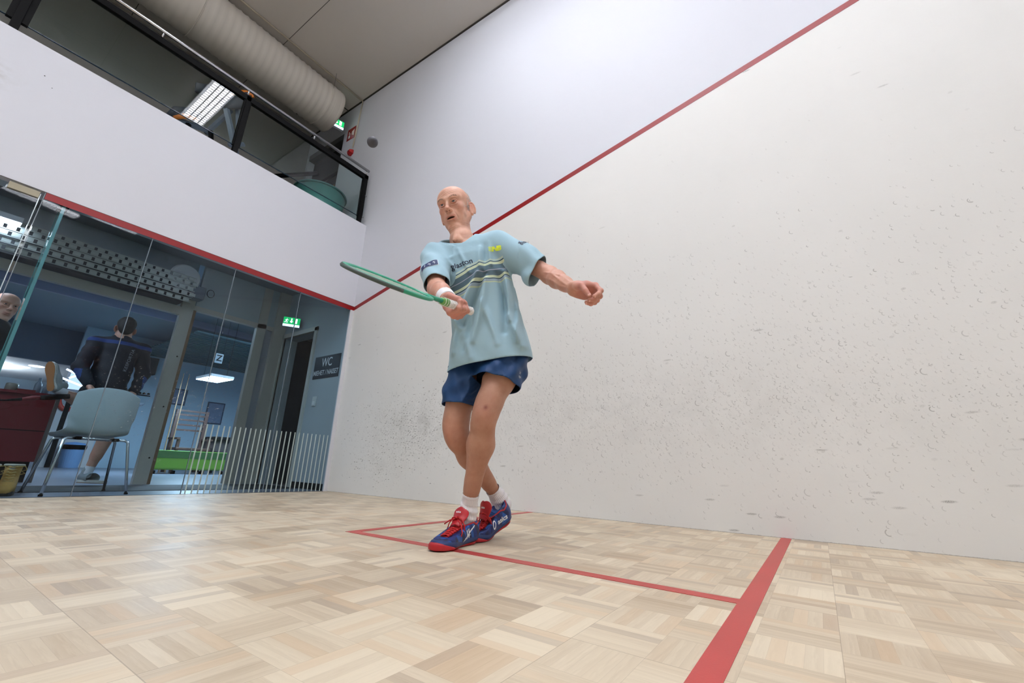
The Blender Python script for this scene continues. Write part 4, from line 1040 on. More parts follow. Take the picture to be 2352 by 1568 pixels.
def head_vol(V, Mh, sc=1.0, young=False, mouth=0.0045):
    """head in its own frame: x to the person's right, y forward, z up; Mh maps to the figure frame"""
    R = Mh[:3, :3]; T = Mh[:3, 3]
    P = lambda x, y, z: T + sc * (R @ np.array((x, y, z * (1.10 if z < 0 else 1.0))))
    E = lambda c, r, k=0.02, sub=False, rot=None: V.ell(P(*c), tuple(np.array(r) * sc), k * sc, sub, R if rot is None else R @ rot)
    C = lambda a, b, ra, rb, k=0.01, sub=False: V.rc(P(*a), P(*b), ra * sc, rb * sc, k * sc, sub)
    E((0, -0.022, 0.034), (0.079, 0.096, 0.077)); E((0, 0.022, 0.043), (0.071, 0.066, 0.062), 0.03)
    E((0, 0.018, -0.035), (0.062, 0.066, 0.078), 0.03)
    E((0, 0.064, -0.104), (0.024, 0.020, 0.017), 0.025)
    for q in (-1, 1):
        C((q * .058, -.012, -.050), (q * .018, .060, -.108), .013, .012, .025)
        E((q * .043, .054, -.016), (.017, .017, .016), .030)
        C((q * .052, .060, .030), (q * .012, .086, .027), .009, .008, .018)
        # sockets, eyeballs' room, lids
        E((q * .032, .094, .007), (.019, .015, .0125), .014, True)
        E((q * .0315, .0700, .0075), (.0140, .0138, .0138), .004)
        E((q * .0315, .0905, .0066), (.0152, .0108, .0060), .0022, True)
        lid = [(q * (.0315 + .0168 * math.sin(t)), .0790 + .0066 * math.cos(t), .0075 + .0080 * math.cos(t) - .001) for t in (-1.35, -.9, -.45, 0, .45, .9, 1.35)]
        for i in range(6): C(lid[i], lid[i + 1], .0021, .0021, .003)
        lid = [(q * (.0315 + .0162 * math.sin(t)), .0785 + .0060 * math.cos(t), .0075 - .0072 * math.cos(t)) for t in (-1.35, -.9, -.45, 0, .45, .9, 1.35)]
        for i in range(6): C(lid[i], lid[i + 1], .0018, .0018, .003)
        if not young:
            bag = [(q * (.032 + .017 * math.sin(t)), .0775 + .004 * math.cos(t), -.0035 - .0062 * math.cos(t)) for t in (-1.1, -.5, 0, .5, 1.1)]
            for i in range(4): C(bag[i], bag[i + 1], .0014, .0014, .006)
    # nose
    C((0, .083, .024), (0, .104, -.022), .0075, .0100, .012); E((0, .1075, -.0265), (.0125, .0120, .0105), .010)
    for q in (-1, 1):
        E((q * .0125, .0960, -.0300), (.0082, .0105, .0080), .006); E((q * .0068, .1030, -.0385), (.0036, .0058, .0052), .003, True)
    # mouth and lips
    E((0, .070, -.060), (.031, .024, .028), .022)
    up = [(.026 * t, .0905 - .0135 * t * t - (0.0008 if abs(t) < .1 else 0), -.0585 - .0065 * t * t + (-.0010 if abs(t) < .1 else 0)) for t in (-1, -.66, -.33, 0, .33, .66, 1)]
    for i in range(6): C(up[i], up[i + 1], .0034, .0034, .005)
    lo = [(.024 * t, .0885 - .0125 * t * t, -.0715 - mouth * 0.5 + .006 * t * t) for t in (-1, -.5, 0, .5, 1)]
    for i in range(4): C(lo[i], lo[i + 1], .0038, .0044 if i in (1,) else .0040, .006)
    if mouth > 0: E((0, .092, -.0655), (.0225, .022, mouth), .002, True)
    if not young:
        for q in (-1, 1):
            C((q * .0175, .0985, -.026), (q * .030, .086, -.048), .0018, .0024, .006, True); C((q * .030, .086, -.048), (q * .036, .073, -.074), .0024, .0016, .006, True)
            C((q * .046, .060, -.048), (q * .043, .050, -.082), .0012, .0012, .006, True)
            E((q * .010, .0960, -.0845), (.012, .010, .0040), .008, True)
            C((q * .046, .042, -.050), (q * .034, .050, -.084), .014, .012, .02)
    # ears
    for q in (-1, 1):
        rot = np.array(Matrix.Rotation(math.radians(q * 34), 3, 'Z') @ Matrix.Rotation(math.radians(8), 3, 'X'))
        E((q * .0830, -.020, -.020), (.0060, .017, .031), .006, rot=rot)
        rim = [(q * (.083 + .003 * math.sin(t)), -.021 + .0175 * math.sin(t - .2) * -1, .0 + .031 * math.cos(t)) for t in [(-2.2 + .44 * i) * -1 for i in range(12)]]
        rim = [(q * (.0845 + .0115 * math.sin(t)), -.019 - .0150 * math.sin(t), -.019 + .0310 * math.cos(t)) for t in [-0.9 + .33 * i for i in range(11)]]
        for i in range(10): C(rim[i], rim[i + 1], .0036, .0036, .003)
        E((q * .0835, -.012, -.046), (.0050, .0075, .0090), .006)
        E((q * .0895, -.0145, -.016), (.0068, .0110, .0200), .003, True, rot=rot)
        C((q * .0865, -.022, .000), (q * .0855, -.020, -.030), .0028, .0028, .003)
    return P

def head_colors(V, P0, Mh, sc, base, old=True):
    Rm = Mh[:3, :3]; L = ((V - Mh[:3, 3]) @ Rm) / sc; L[:, 2] = np.where(L[:, 2] < 0, L[:, 2] / 1.10, L[:, 2])
    C = np.tile(np.array(base), (len(V), 1)); x, y, z = L.T
    def blend(mask, col, a):
        m_ = np.clip(mask, 0, 1)[:, None] * a; C[:] = C * (1 - m_) + np.array(col) * m_
    g = lambda cx, cy, cz, s_: np.exp(-((np.abs(x) - cx) ** 2 + (y - cy) ** 2 + (z - cz) ** 2) / s_ ** 2)
    red = rgb((196, 116, 100))[:3]; lip = rgb((188, 112, 104))[:3]; dark = rgb((40, 18, 18))[:3]
    blend(g(.045, .065, -.020, .022), red, .45); blend(g(0, .108, -.028, .016), red, .45); blend(g(.082, -.02, 0, .03), rgb((216, 140, 126))[:3], .5)
    blend(g(.032, .08, .007, .016), rgb((168, 104, 88))[:3], .45)
    lipm = np.exp(-((np.abs(z + .0655) - .0075) / .0042) ** 2) * (np.abs(x) < .027) * (y > .070); blend(lipm, lip, .65)
    blend(np.clip((.0068 - np.abs(z + .0660)) / .0015, 0, 1) * np.clip((.0235 - np.abs(x)) / .002, 0, 1) * np.clip((.0905 - 15 * x * x - y) / .0015, 0, 1) * (y > .04), dark, .97)
    blend(np.clip(1.25 - np.sqrt(((np.abs(x) - .0068) / .0034) ** 2 + ((y - .1025) / .0050) ** 2), 0, 1) * ((z < -.028) & (z > -.040)), dark, .9)
    if old:
        blend(np.clip((z - .075) / .04, 0, 1), rgb((232, 196, 182))[:3], .5)
        hm = np.clip((.022 - y - np.abs(z - .03) * .25) / .02, 0, 1) * np.clip((.085 - z) / .03, 0, 1) * np.clip((z + .030) / .02, 0, 1) * (np.abs(x) > .02) * (1 - (np.abs(x) > .0765) * (y > -.050))
        blend(hm * (np.sqrt((x / .0775) ** 2 + ((y + .018) / .03) ** 2 + (z / .04) ** 2) > .8), rgb((206, 192, 184))[:3], .75)
        blend(np.exp(-((z + .10) / .04) ** 2) * 1.0, rgb((188, 134, 110))[:3], .35)
    return C

def figure_empty(name, loc, rz, label): return empty(name, loc, rz, label, 'person')

# ---------------------------------------------------------------- the player
MAN = figure_empty('person', (-1.6030, -3.2890, 0.0), math.atan2(-0.774, 0.634), 'older squash player in a pale blue T-shirt and navy shorts, lunging and swinging his racket')
SKIN = rgb((208, 160, 138))[:3]; SKIN_ARM = rgb((196, 146, 126))[:3]; SKIN_LEG = rgb((180, 134, 112))[:3]
hipR, kneeR, ankR = vv(-.015, .11, .86), vv(-.064, .095, .452), vv(.165, .335, .175)
hipL, kneeL, ankL = vv(.188, .06, .86), vv(.064, -.035, .529), vv(.017, .124, .125)
shR, elR, wrR = vv(-.212, -.015, 1.262), vv(-.169, -.17, 1.034), vv(-.107, -.335, .922)
shL, elL, wrL = vv(.108, -.05, 1.322), vv(.326, -.13, 1.150), vv(.391, -.30, 1.016)
neckB = vv(-.085, .010, 1.375)
HEAD_T = vv(-.132, .015, 1.552); HEAD_S = 0.98
hf = nrm((-.41, -.86, -.30)); hl = nrm(np.cross(hf, (0, 0, 1))); hl = nrm(hl + vv(0, 0, -0.17)); hf = nrm(hf - hl * (hf @ hl)); hu = np.cross(hl, hf)
MH = np.eye(4); MH[:3, 0] = hl; MH[:3, 1] = hf; MH[:3, 2] = hu; MH[:3, 3] = HEAD_T

B = Vol()
def leg(hip, knee, ank, fw, k0=.088):
    """fw: which way the kneecap looks"""
    fw = nrm(fw); ax = nrm(knee - hip); sh = nrm(ank - knee)
    B.rc(hip, hip + (knee - hip) * .5, k0, .069, .03); B.rc(hip + (knee - hip) * .48, knee - ax * .03, .070, .054, .03)
    B.rc(knee - ax * .05, knee + sh * .04, .052, .047, .03)
    B.ell(knee + fw * .026, (.026, .026, .032), .012); B.rc(knee + fw * .024 + sh * .035, knee + fw * .018 + sh * .075, .010, .009, .010)                                  # kneecap
    B.ell(knee - ax * .085 + fw * .022 , (.034, .034, .06), .03)
    calf = knee + sh * .13 - fw * .020
    B.rc(knee + sh * .02, calf, .046, .056, .03); B.rc(calf, knee + (ank - knee) * .75, .056, .033, .03); B.rc(knee + (ank - knee) * .68, ank, .032, .028, .02)
    side = np.cross(sh, fw); B.rc(knee + sh * .07 - fw * .022 + side * .018, knee + sh * .19 - fw * .018 + side * .014, .028, .026, .02); B.rc(knee + sh * .07 - fw * .024 - side * .018, knee + sh * .17 - fw * .018 - side * .012, .028, .026, .02)
    B.rc(knee + sh * .06 + fw * .018, ank + fw * .006, .018, .017, .02)                # shin bone
leg(hipR, kneeR, ankR, (-.5, -.80, .25), .070); leg(hipL, kneeL, ankL, (-.30, -.92, .12), .070)
B.ell((.08, .09, .90), (.135, .10, .10), .05)
B.rc((.07, .08, .93), (.02, .03, 1.13), .10, .095, .08); B.rc((-.0, .03, 1.13), (-.055, .01, 1.26), .095, .085, .06)
B.rc(shR + vv(.07, .02, -.01), shL + vv(-.06, .03, .0), .045, .045, .04); B.rc(vv(-.06, .02, 1.30), neckB, .075, .060, .03)
# arms
def arm(sh, el, wr, inner):
    u = nrm(el - sh); f = nrm(wr - el); inner = nrm(inner)
    B.ell(sh, (.042, .042, .042), .03); B.rc(sh, sh + (el - sh) * .55, .042, .043, .03); B.rc(sh + (el - sh) * .5, el, .043, .036, .02)
    B.ell(el - u * .0, (.037, .037, .037), .02)
    B.rc(el + f * .01, el + f * .075, .036, .0385, .02); B.rc(el + f * .075, el + f * .16, .0385, .030, .02); B.rc(el + f * .15, wr, .029, .0235, .02)
    side = np.cross(f, inner); B.rc(wr - f * .05 + side * .010, wr + side * .010, .0175, .0175, .012); B.rc(wr - f * .05 - side * .010, wr - side * .010, .0175, .0175, .012)
    B.rc(el + f * .03 + inner * .016, el + f * .17 + inner * .012, .017, .010, .014); B.rc(el + f * .02 + side * .020, el + f * .13 + side * .012, .019, .014, .014)
arm(shR, elR, wrR, (.3, -.6, .5)); arm(shL, elL, wrL, (-.1, -.6, -.6))
# veins and tendons of the free forearm
fL = nrm(wrL - elL)
vs_ = nrm(np.cross(fL, (0, 0, 1))) 
if vs_[1] > 0: vs_ = -vs_
up_ = np.cross(fL, vs_); up_ = up_ if up_[2] > 0 else -up_
def onarm(t, ang, r): return elL + (wrL - elL) * t + (vs_ * math.cos(ang) + up_ * math.sin(ang)) * r
for path in (((.05, .2, .038), (.35, .5, .0395), (.65, .35, .033), (.95, .15, .0235)), ((.1, -.4, .037), (.4, -.15, .038), (.75, -.3, .029), (1.0, -.1, .022)), ((.35, .5, .0395), (.55, .9, .034), (.9, 1.0, .024))):
    pts = [onarm(*q) for q in path]
    for i in range(len(pts) - 1): B.rc(pts[i], pts[i + 1], .0030, .0028, .006)
# neck with its cords
hx = lambda x, y, z: HEAD_T + HEAD_S * (MH[:3, :3] @ np.array((x, y, z)))
B.rc(hx(0, -.036, -.03), neckB + vv(0, .018, 0), .046, .055, .018); B.rc(hx(0, -.030, -.07), neckB + vv(-.010, -.022, -.005), .030, .038, .02)
notch = neckB + vv(-.020, -.062, -.035)
for q in (-1, 1): B.rc(hx(q * .058, -.025, -.045), notch + vv(.014 * q, 0, 0), .012, .009, .016)
B.rc(hx(.010, .048, -.098), notch + vv(.012, -.002, .01), .006, .005, .008); B.rc(hx(-.014, .046, -.098), notch + vv(-.012, -.002, .01), .005, .005, .008)
B.rc(hx(.030, .030, -.090), notch + vv(.034, .010, .02), .005, .005, .010)
B.ell(hx(0, .030, -.120), (.011, .011, .013), .012)
PH = head_vol(B, MH, HEAD_S, mouth=0.0050)
# hands
aL = nrm((.86, -.30, -.22)); nL = nrm((-.42, -.45, -.80))
PL, tipsL, frL = hand(B, wrL, aL, nL, +1, [(52, 48, 28), (62, 58, 34), (66, 62, 36), (58, 70, 42)], sc=1.0,
                      thumb=((0.018, 0.024, 0.010), (0.040, 0.040, 0.030), (0.060, 0.036, 0.054), (0.078, 0.028, 0.070)))
aR = nrm((.40, -.42, -.82)); sR_ = nrm(vv(-.66, -.75, .06)); sR_ = nrm(sR_ - aR * (sR_ @ aR)); nR = np.cross(sR_, aR)
PR, tipsR, frR = hand(B, wrR, aR, nR, -1, [(62, 80, 55), (74, 86, 55), (78, 88, 55), (80, 86, 55)], sc=1.04,
                      thumb=((0.020, 0.028, 0.014), (0.046, 0.044, 0.034), (0.070, 0.030, 0.050), (0.086, 0.008, 0.056)))
parts = []
h1 = 0.0042
parts.append(B.mesh((-.25, -.15, .10), (.32, .45, 1.31), 0.0055))                        # legs and trunk
hb = (hx(0, 0, 0))
headpart = B.mesh(hb - vv(.14, .15, .265), hb + vv(.14, .16, .14), 0.0017)
def below(V, Q, z): return cull(V, Q, lambda c, n: c[:, 2] < z)
lo_ = np.minimum(np.minimum(elL, wrL), wrL) - .16; hi_ = np.maximum(elL, wrL) + .16
armL = B.mesh(np.minimum(elL + vv(-.17, -.05, -.05), wrL - vv(.05, .17, .17)), wrL + vv(.17, .25, .20), 0.0023)
armR = B.mesh(wrR - vv(.13, .15, .14), wrR + vv(.16, .24, .20), 0.0023)
# trim the blocks so that they only meet under the clothes
tr, trq = parts[0]
tr, trq = cull(tr, trq, lambda c, n: ((c[:, 0] > .24) & (c[:, 2] > .95)) | ((c[:, 1] < -.095) & (c[:, 2] > .80)))
def pull(V, segs, amount, w):
    best = np.full(len(V), 9.0); T_ = np.zeros_like(V)
    for a, b in segs:
        ab = b - a; t = np.clip(((V - a) @ ab) / (ab @ ab), 0, 1); q = a + t[:, None] * ab; d = np.linalg.norm(V - q, axis=1); m_ = d < best; best[m_] = d[m_]; T_[m_] = q[m_]
    return V + (T_ - V) / np.maximum(best, 1e-6)[:, None] * (amount * w)[:, None]
_l = seg_d(tr, hipL, kneeL) < seg_d(tr, hipR, kneeR)
tr = pull(tr, [(hipR, kneeR), (hipL, kneeL), (vv(.08, .085, .88), neckB)], .014, np.where(_l, np.clip((tr[:, 2] - .70) / .04, 0, 1), np.clip((tr[:, 2] - .59) / .04, 0, 1)) * np.clip((1.25 - tr[:, 2]) / .05, 0, 1))
parts[0] = (tr, trq)
headpart = cull(*headpart, lambda c, n: (c[:, 2] < 1.300))
armL = cull(*armL, lambda c, n: ((c - (elL + (shL - elL) * .72)) @ nrm(shL - elL) > 0) | (np.minimum(seg_d(c, shL, elL), np.minimum(seg_d(c, elL, wrL), np.linalg.norm(c - wrL - aL * .08, axis=1) - .09)) > .07))
armR = cull(*armR, lambda c, n: ((c - (elR + (shR - elR) * .40)) @ nrm(shR - elR) > 0) | (np.minimum(seg_d(c, shR, elR), np.minimum(seg_d(c, elR, wrR), np.linalg.norm(c - wrR - aR * .08, axis=1) - .09)) > .055))
headpart = (relax(headpart[0], headpart[1], 1, .35), headpart[1])
parts += [headpart, armL, armR]
# forehead wrinkles and neck creases
Vh = headpart[0]; L_ = ((Vh - HEAD_T) @ MH[:3, :3]) / HEAD_S
msk = np.exp(-((L_[:, 2] - .062) / .018) ** 2) * (L_[:, 1] > .03) * np.clip(1 - (np.abs(L_[:, 0]) / .055) ** 4, 0, 1)
wr_ = np.sin((L_[:, 2] - .006 * np.cos(L_[:, 0] * 75) + .002 * np.sin(L_[:, 0] * 160)) * 2 * PI / .0100) * (.6 + .4 * np.sin(L_[:, 0] * 90 + L_[:, 2] * 200))
dirn = Vh - hx(0, -.02, .03); dirn /= np.linalg.norm(dirn, axis=1)[:, None]
Vh += dirn * (msk * np.minimum(wr_, .2) * .0013)[:, None]
msk = np.exp(-((L_[:, 2] + .135) / .03) ** 2) * (L_[:, 1] > -.05)
Vh += dirn * (msk * np.sin(L_[:, 2] * 2 * PI / .010 + L_[:, 0] * 60) * .0006)[:, None]
parts[1] = (Vh, headpart[1])
def man_colors(V):
    C = np.tile(np.array(SKIN_LEG), (len(V), 1))
    ish = (V[:, 2] > 1.33) & (V[:, 0] < .08)
    C[ish] = head_colors(V[ish], None, MH, HEAD_S, SKIN)
    arm_ = (V[:, 1] < -.06) & (V[:, 2] > .75) & ~ish | ((V[:, 0] > .18) & (V[:, 2] > .85))
    C[arm_] = SKIN_ARM
    hand_red = np.array(rgb((192, 126, 116))[:3])
    for w_ in (wrL, wrR):
        d = np.linalg.norm(V - w_, axis=1); m_ = (np.clip(1.0 - (d - .11) / .05, 0, 1) * arm_ * np.clip(((V - w_) @ (aL if w_ is wrL else aR)) / .03, 0, 1))[:, None]
        C[:] = C * (1 - .6 * m_) + hand_red * .6 * m_
    for kn_, a in ((kneeR, .5), (kneeL, .45)):
        m_ = (np.exp(-(np.linalg.norm(V - kn_ - vv(-.01, -.03, 0), axis=1) / .05) ** 2) * a)[:, None]; C[:] = C * (1 - m_) + np.array(rgb((184, 122, 104))[:3]) * m_
    m_ = (np.exp(-(np.linalg.norm(V - kneeL - vv(.002, -.055, .022), axis=1) / .0085) ** 2))[:, None]; C[:] = C * (1 - m_) + np.array(rgb((110, 44, 46))[:3]) * m_
    # shins are browner than thighs
    s_ = (np.clip((.44 - V[:, 2]) / .15, 0, 1) * .35)[:, None]; C[:] = C * (1 - s_) + np.array(rgb((166, 112, 86))[:3]) * s_
    mole = np.exp(-((((V - hx(.040, .080, -.020)) ** 2).sum(1)) / .0016 ** 2))[:, None]; C[:] = C * (1 - mole) + .05 * mole
    return np.concatenate([C, np.ones((len(V), 1))], 1)
body = vol_obj('body', parts, M_SKIN, MAN, colors=man_colors)
# eyes
def eye_mesh(Mh, sc, P, parent, look=(0, 0, 0), iris=(62, 70, 76)):
    for q in (-1, 1):
        c = P(q * .0315, .0722, .0075); fwd = nrm(Mh[:3, 1] + Mh[:3, 2] * look[1] + Mh[:3, 0] * look[0]); M = Matrix.Translation(c) @ Vector(fwd).to_track_quat('Z', 'Y').to_matrix().to_4x4()
        r = .0122 * sc
        e = MB().lathe([(r * math.sin(a), r * math.cos(a)) for a in [PI * k / 14 for k in range(15)]], n=24, M=M).build('eye', mat('eye_white', (214, 200, 192), .2), parent, smooth=True)
        MB().lathe([(r * 1.02 * math.sin(a), r * 1.02 * math.cos(a)) for a in (0, .1, .2, .3, .4, .5, .54)], n=20, M=M).build('iris', mat('iris', iris, .15), e)
        MB().lathe([(r * 1.035 * math.sin(a), r * 1.035 * math.cos(a)) for a in (0, .08, .16, .22)], n=14, M=M).build('pupil', mat('pupil', (8, 8, 9), .1), e)
eye_mesh(MH, HEAD_S, PH, MAN, look=(.05, .16))
# brows and thin white hair as tufts
def strands(name, roots, m, parent):
    mb = MB()
    for (p, d, L, wd) in roots:
        p = Vector(p); d = Vector(d).normalized(); s = d.cross(Vector((.3, .5, .8))).normalized() * wd
        q = p + d * L * .55 + Vector((0, 0, -L * .04)); r = p + d * L + Vector((0, 0, -L * .16))
        mb.add([p - s, p + s, q + s * .7, q - s * .7, r], [(0, 1, 2, 3), (3, 2, 4)])
    return mb.build(name, m, parent)
bvh = BVHTree.FromObject(body, bpy.context.evaluated_depsgraph_get())
def onskin(p, d):
    h_ = bvh.ray_cast(Vector(p), Vector(d)); return h_
rr = random.Random(5); roots = []
for _ in range(9000):
    # sides and back of the head
    th = rr.uniform(-PI, PI); zz = rr.uniform(-.055, .098)
    x = math.sin(th); y = math.cos(th)                                   # th=0 looks forward
    if y > .42 and zz > -.02: continue
    if y > .22: 
        if zz < -.025 or zz > .075: continue
    if zz > .080 + .015 * (-y) and rr.random() < .75: continue
    if zz < -.03 and y > -.35: continue
    o = hx(x * .2, -.02 + y * .2, zz + (.02 if zz > .05 else 0)); d = hx(0, -.02, zz * .6 + .01) - o
    hit = onskin(o, d)
    if hit[0] is None: continue
    if ((np.array(hit[0]) - HEAD_T) @ MH[:3, 1]) > .040 * HEAD_S: continue
    n_ = np.array(hit[1]); hd = MH[:3, :3] @ nrm((-.10 * x, -.75, -.25)) 
    dr = nrm(hd + n_ * rr.uniform(.04, .25) + vv(rr.gauss(0, .22), rr.gauss(0, .22), rr.gauss(0, .22)))
    roots.append((np.array(hit[0]) - n_ * .0008, dr, rr.uniform(.008, .018), .00060))
strands('hair', roots, mat('white_hair', (236, 232, 230), .5), MAN)
roots = []
for q in (-1, 1):
    for _ in range(90):
        u = rr.random(); x = .014 + .036 * u; zc = .0285 + .0085 * math.sin(u * 2.4) + rr.uniform(-.0035, .0035)
        o = hx(q * x, .20, zc); hit = onskin(o, -MH[:3, 1])
        if hit[0] is None: continue
        dr = MH[:3, :3] @ nrm((q * .9, .25, .25 - .7 * u)); roots.append((np.array(hit[0]) , nrm(dr + vv(rr.gauss(0, .15), rr.gauss(0, .15), rr.gauss(0, .15))), rr.uniform(.006, .010), .0003))
strands('eyebrows', roots, mat('brow_hair', (176, 156, 142), .6), MAN)
# finger nails
for (p, d, back, r, s) in tipsL[:4] + tipsR[:4]:
    X = np.cross(back, d)
    M = Matrix(np.vstack([np.column_stack([X, d, back, p - d * r * .1]), [0, 0, 0, 1]]).tolist())
    MB().lathe([(0, r * 1.03), (r * .45, r * .95), (r * .62, r * .80)], n=14, M=M).build('finger_nail', mat('nail', (222, 170, 158), .3), body)
p, d, _, r, s = tipsL[4]; back = nrm(vv(-.2, -.8, .1) - d * (vv(-.2, -.8, .1) @ d)); X = np.cross(back, d)
MB().lathe([(0, r * 1.03), (r * .5, r * .93), (r * .72, r * .74)], n=14, M=Matrix(np.vstack([np.column_stack([X, d, back, p]), [0, 0, 0, 1]]).tolist())).build('thumb_nail', mat('nail', (222, 170, 158), .3), body)

# ---------------------------------------------------------------- shirt
lS = nrm((.95, -.28, .16)); uS = vv(-.16, -.05, .985); uS = nrm(uS - lS * (uS @ lS)); fS = np.cross(lS, uS)
lev = np.array([.66, .77, .90, 1.02, 1.14, 1.24, 1.30, 1.36, 1.42])           # measured along uS
cen = np.array([(.095, .09, 0), (.083, .080, 0), (.070, .068, 0), (.041, .040, 0), (.000, .012, 0), (-.035, .006, 0), (-.055, .006, 0), (-.078, .010, 0), (-.09, .012, 0)])
ax_ = np.array([.205, .195, .168, .158, .165, .160, .130, .085, .06]); bx_ = np.array([.165, .158, .148, .130, .125, .118, .100, .075, .06])
def bodyframe(P):
    s = P @ uS
    cx = np.interp(s, lev, cen[:, 0]); cy = np.interp(s, lev, cen[:, 1])
    q = P - np.stack([cx, cy, P[:, 2]], 1)
    # keep the offset inside the level plane
    x = q @ nrm((lS[0], lS[1], 0)); y = q @ nrm((fS[0], fS[1], 0))
    return x, y, s
FOLDS = [  # x0, s0, x1, s1, width, amplitude (front of the shirt)
    (.035, 1.13, -.115, .93, .016, .016), (.060, 1.10, -.04, .83, .018, .010), (-.115, .93, -.14, .80, .018, .010),
    (.150, 1.13, .125, .90, .015, .012), (.125, .92, .17, .78, .02, .012), (.08, 1.26, .04, 1.12, .012, .007), (.125, 1.28, .10, 1.16, .010, .007),
    (-.02, 1.27, .0, 1.14, .012, .005), (-.10, 1.27, -.06, 1.17, .010, .006), (-.14, 1.02, -.10, .90, .014, .008), (.02, 1.0, .07, .80, .018, .008), (-.075, .86, -.05, .76, .02, .008), (.165, 1.0, .15, .80, .012, .007),
    (-.13, 1.19, -.06, 1.235, .009, .005)]
VALLEY = [(.060, 1.13, -.085, .92, .016, .014), (.115, 1.12, .10, .85, .018, .010), (-.02, 1.0, -.085, .80, .018, .008), (.10, 1.27, .07, 1.15, .012, .006), (-.125, 1.06, -.12, .93, .012, .007)]
def fold_amt(x, s):
    o = np.zeros(np.broadcast(x, s).shape)
    for sg, LST in ((1, FOLDS), (-1, VALLEY)):
        for (x0, s0, x1, s1, w_, a_) in LST:
            w_ = w_ * .75
            dx, ds = x1 - x0, s1 - s0; t = np.clip(((x - x0) * dx + (s - s0) * ds) / (dx * dx + ds * ds), 0, 1)
            d2 = (x - x0 - t * dx) ** 2 + (s - s0 - t * ds) ** 2
            o = o + sg * a_ * np.exp(-d2 / w_ ** 2) * (0.35 + 0.65 * np.sin(PI * np.clip(t, .12, .88)))
    return o * 2.2
S = Vol()
def torso_fn(X, Y, Z):
    X, Y, Z = np.broadcast_arrays(X, Y, Z); P = np.stack([X.ravel(), Y.ravel(), Z.ravel()], 1).astype(float)
    x, y, s = bodyframe(P); a = np.interp(s, lev, ax_); b = np.interp(s, lev, bx_)
    r = (np.abs(x / a) ** 2.35 + np.abs(y / b) ** 2.35) ** (1 / 2.35)
    f = fold_amt(x, s) * np.clip(y / .05, -.35, 1) ; 
    # soft unrelated creases, stronger to the hem
    f += .0035 * np.sin(x * 38 + s * 14 + 1.5 * np.sin(s * 17)) * np.clip((1.1 - s) / .3, 0.2, 1) * np.clip(np.abs(y) / .05, 0, 1)
    d = (r - 1) * np.minimum(a, b) * 1.05 - f
    return d.reshape(X.shape).astype(np.float32)
S.fn(torso_fn, (-.35, -.3, .66), (.4, .4, 1.36), 0.0)
S.rc(shR + vv(.02, .0, -.005), neckB + vv(.01, .01, -.045), .066, .050, .05); S.rc(shL + vv(-.02, .0, -.005), neckB + vv(-.01, .01, -.030), .066, .054, .05)
slR = elR + (shR - elR) * .10; slL = elL + (shL - elL) * .20
uR_ = nrm(elR - shR); uL_ = nrm(elL - shL)
S.rc(shR + vv(.005, 0, 0), shR + (elR - shR) * .5, .066, .060, .025); S.rc(shR + (elR - shR) * .4, slR + uR_ * .02, .062, .059, .02)
S.rc(shL + vv(-.02, 0, 0), shL + (elL - shL) * .5, .072, .070, .035); S.rc(shL + (elL - shL) * .4, slL + uL_ * .03 + vv(0, 0, -.012), .070, .066, .02)
S.ell(slL + vv(-.03, 0, -.045) , (.045, .05, .04), .03)
def cutsleeve(F, X, Y, Z, p, n, rad):
    d = (X - p[0]) * n[0] + (Y - p[1]) * n[1] + (Z - p[2]) * n[2]
    near = (X - p[0]) ** 2 + (Y - p[1]) ** 2 + (Z - p[2]) ** 2 < rad ** 2
    return np.where(near, np.maximum(F, d), F)
hemP = vv(.095, .08, .768); hemN = -nrm(uS + lS * -.02)
nkP = neckB + vv(-.012, -.010, -.012); nkN = nrm((-.10, -.62, .78))
def post(F, X, Y, Z):
    # crumple of the sleeves
    F = F + .0030 * np.sin(X * 70 + Z * 55 + Y * 20) * (np.abs(X - .03) > .15) * (Z > 1.0)
    F = cutsleeve(F, X, Y, Z, slR, uR_, .11); F = cutsleeve(F, X, Y, Z, slL, nrm(uL_ + vv(.10, -.05, .10)), .13)
    F = np.maximum(F, (X - hemP[0]) * hemN[0] + (Y - hemP[1]) * hemN[1] + (Z - hemP[2]) * hemN[2])
    d = (X - nkP[0]) * nkN[0] + (Y - nkP[1]) * nkN[1] + (Z - nkP[2]) * nkN[2]
    near = (X - nkP[0]) ** 2 + (Y - nkP[1]) ** 2 + (Z - nkP[2]) ** 2 < .105 ** 2
    return np.where(near, np.maximum(F, d), F)
sv, sq_ = S.mesh((-.32, -.30, .70), (.36, .32, 1.45), 0.0044, post)
nslL = nrm(uL_ + vv(.10, -.05, .10))
def caps(c, n):
    o = (np.abs((c - hemP) @ hemN) < .0035) & (n @ hemN > .8)
    for p, nn, rad in ((slR, uR_, .105), (slL, nslL, .125), (nkP, nkN, .10)):
        o |= (np.abs((c - p) @ nn) < .0035) & (n @ nn > .80) & (np.linalg.norm(c - p, axis=1) < rad)
    return o
sv, sq_ = cull(sv, sq_, caps)
sv = relax(sv, sq_, 1, .3); sv = snap(sv, sq_, [(hemP, hemN, .5), (slR, uR_, .105), (slL, nslL, .125), (nkP, nkN, .10)])
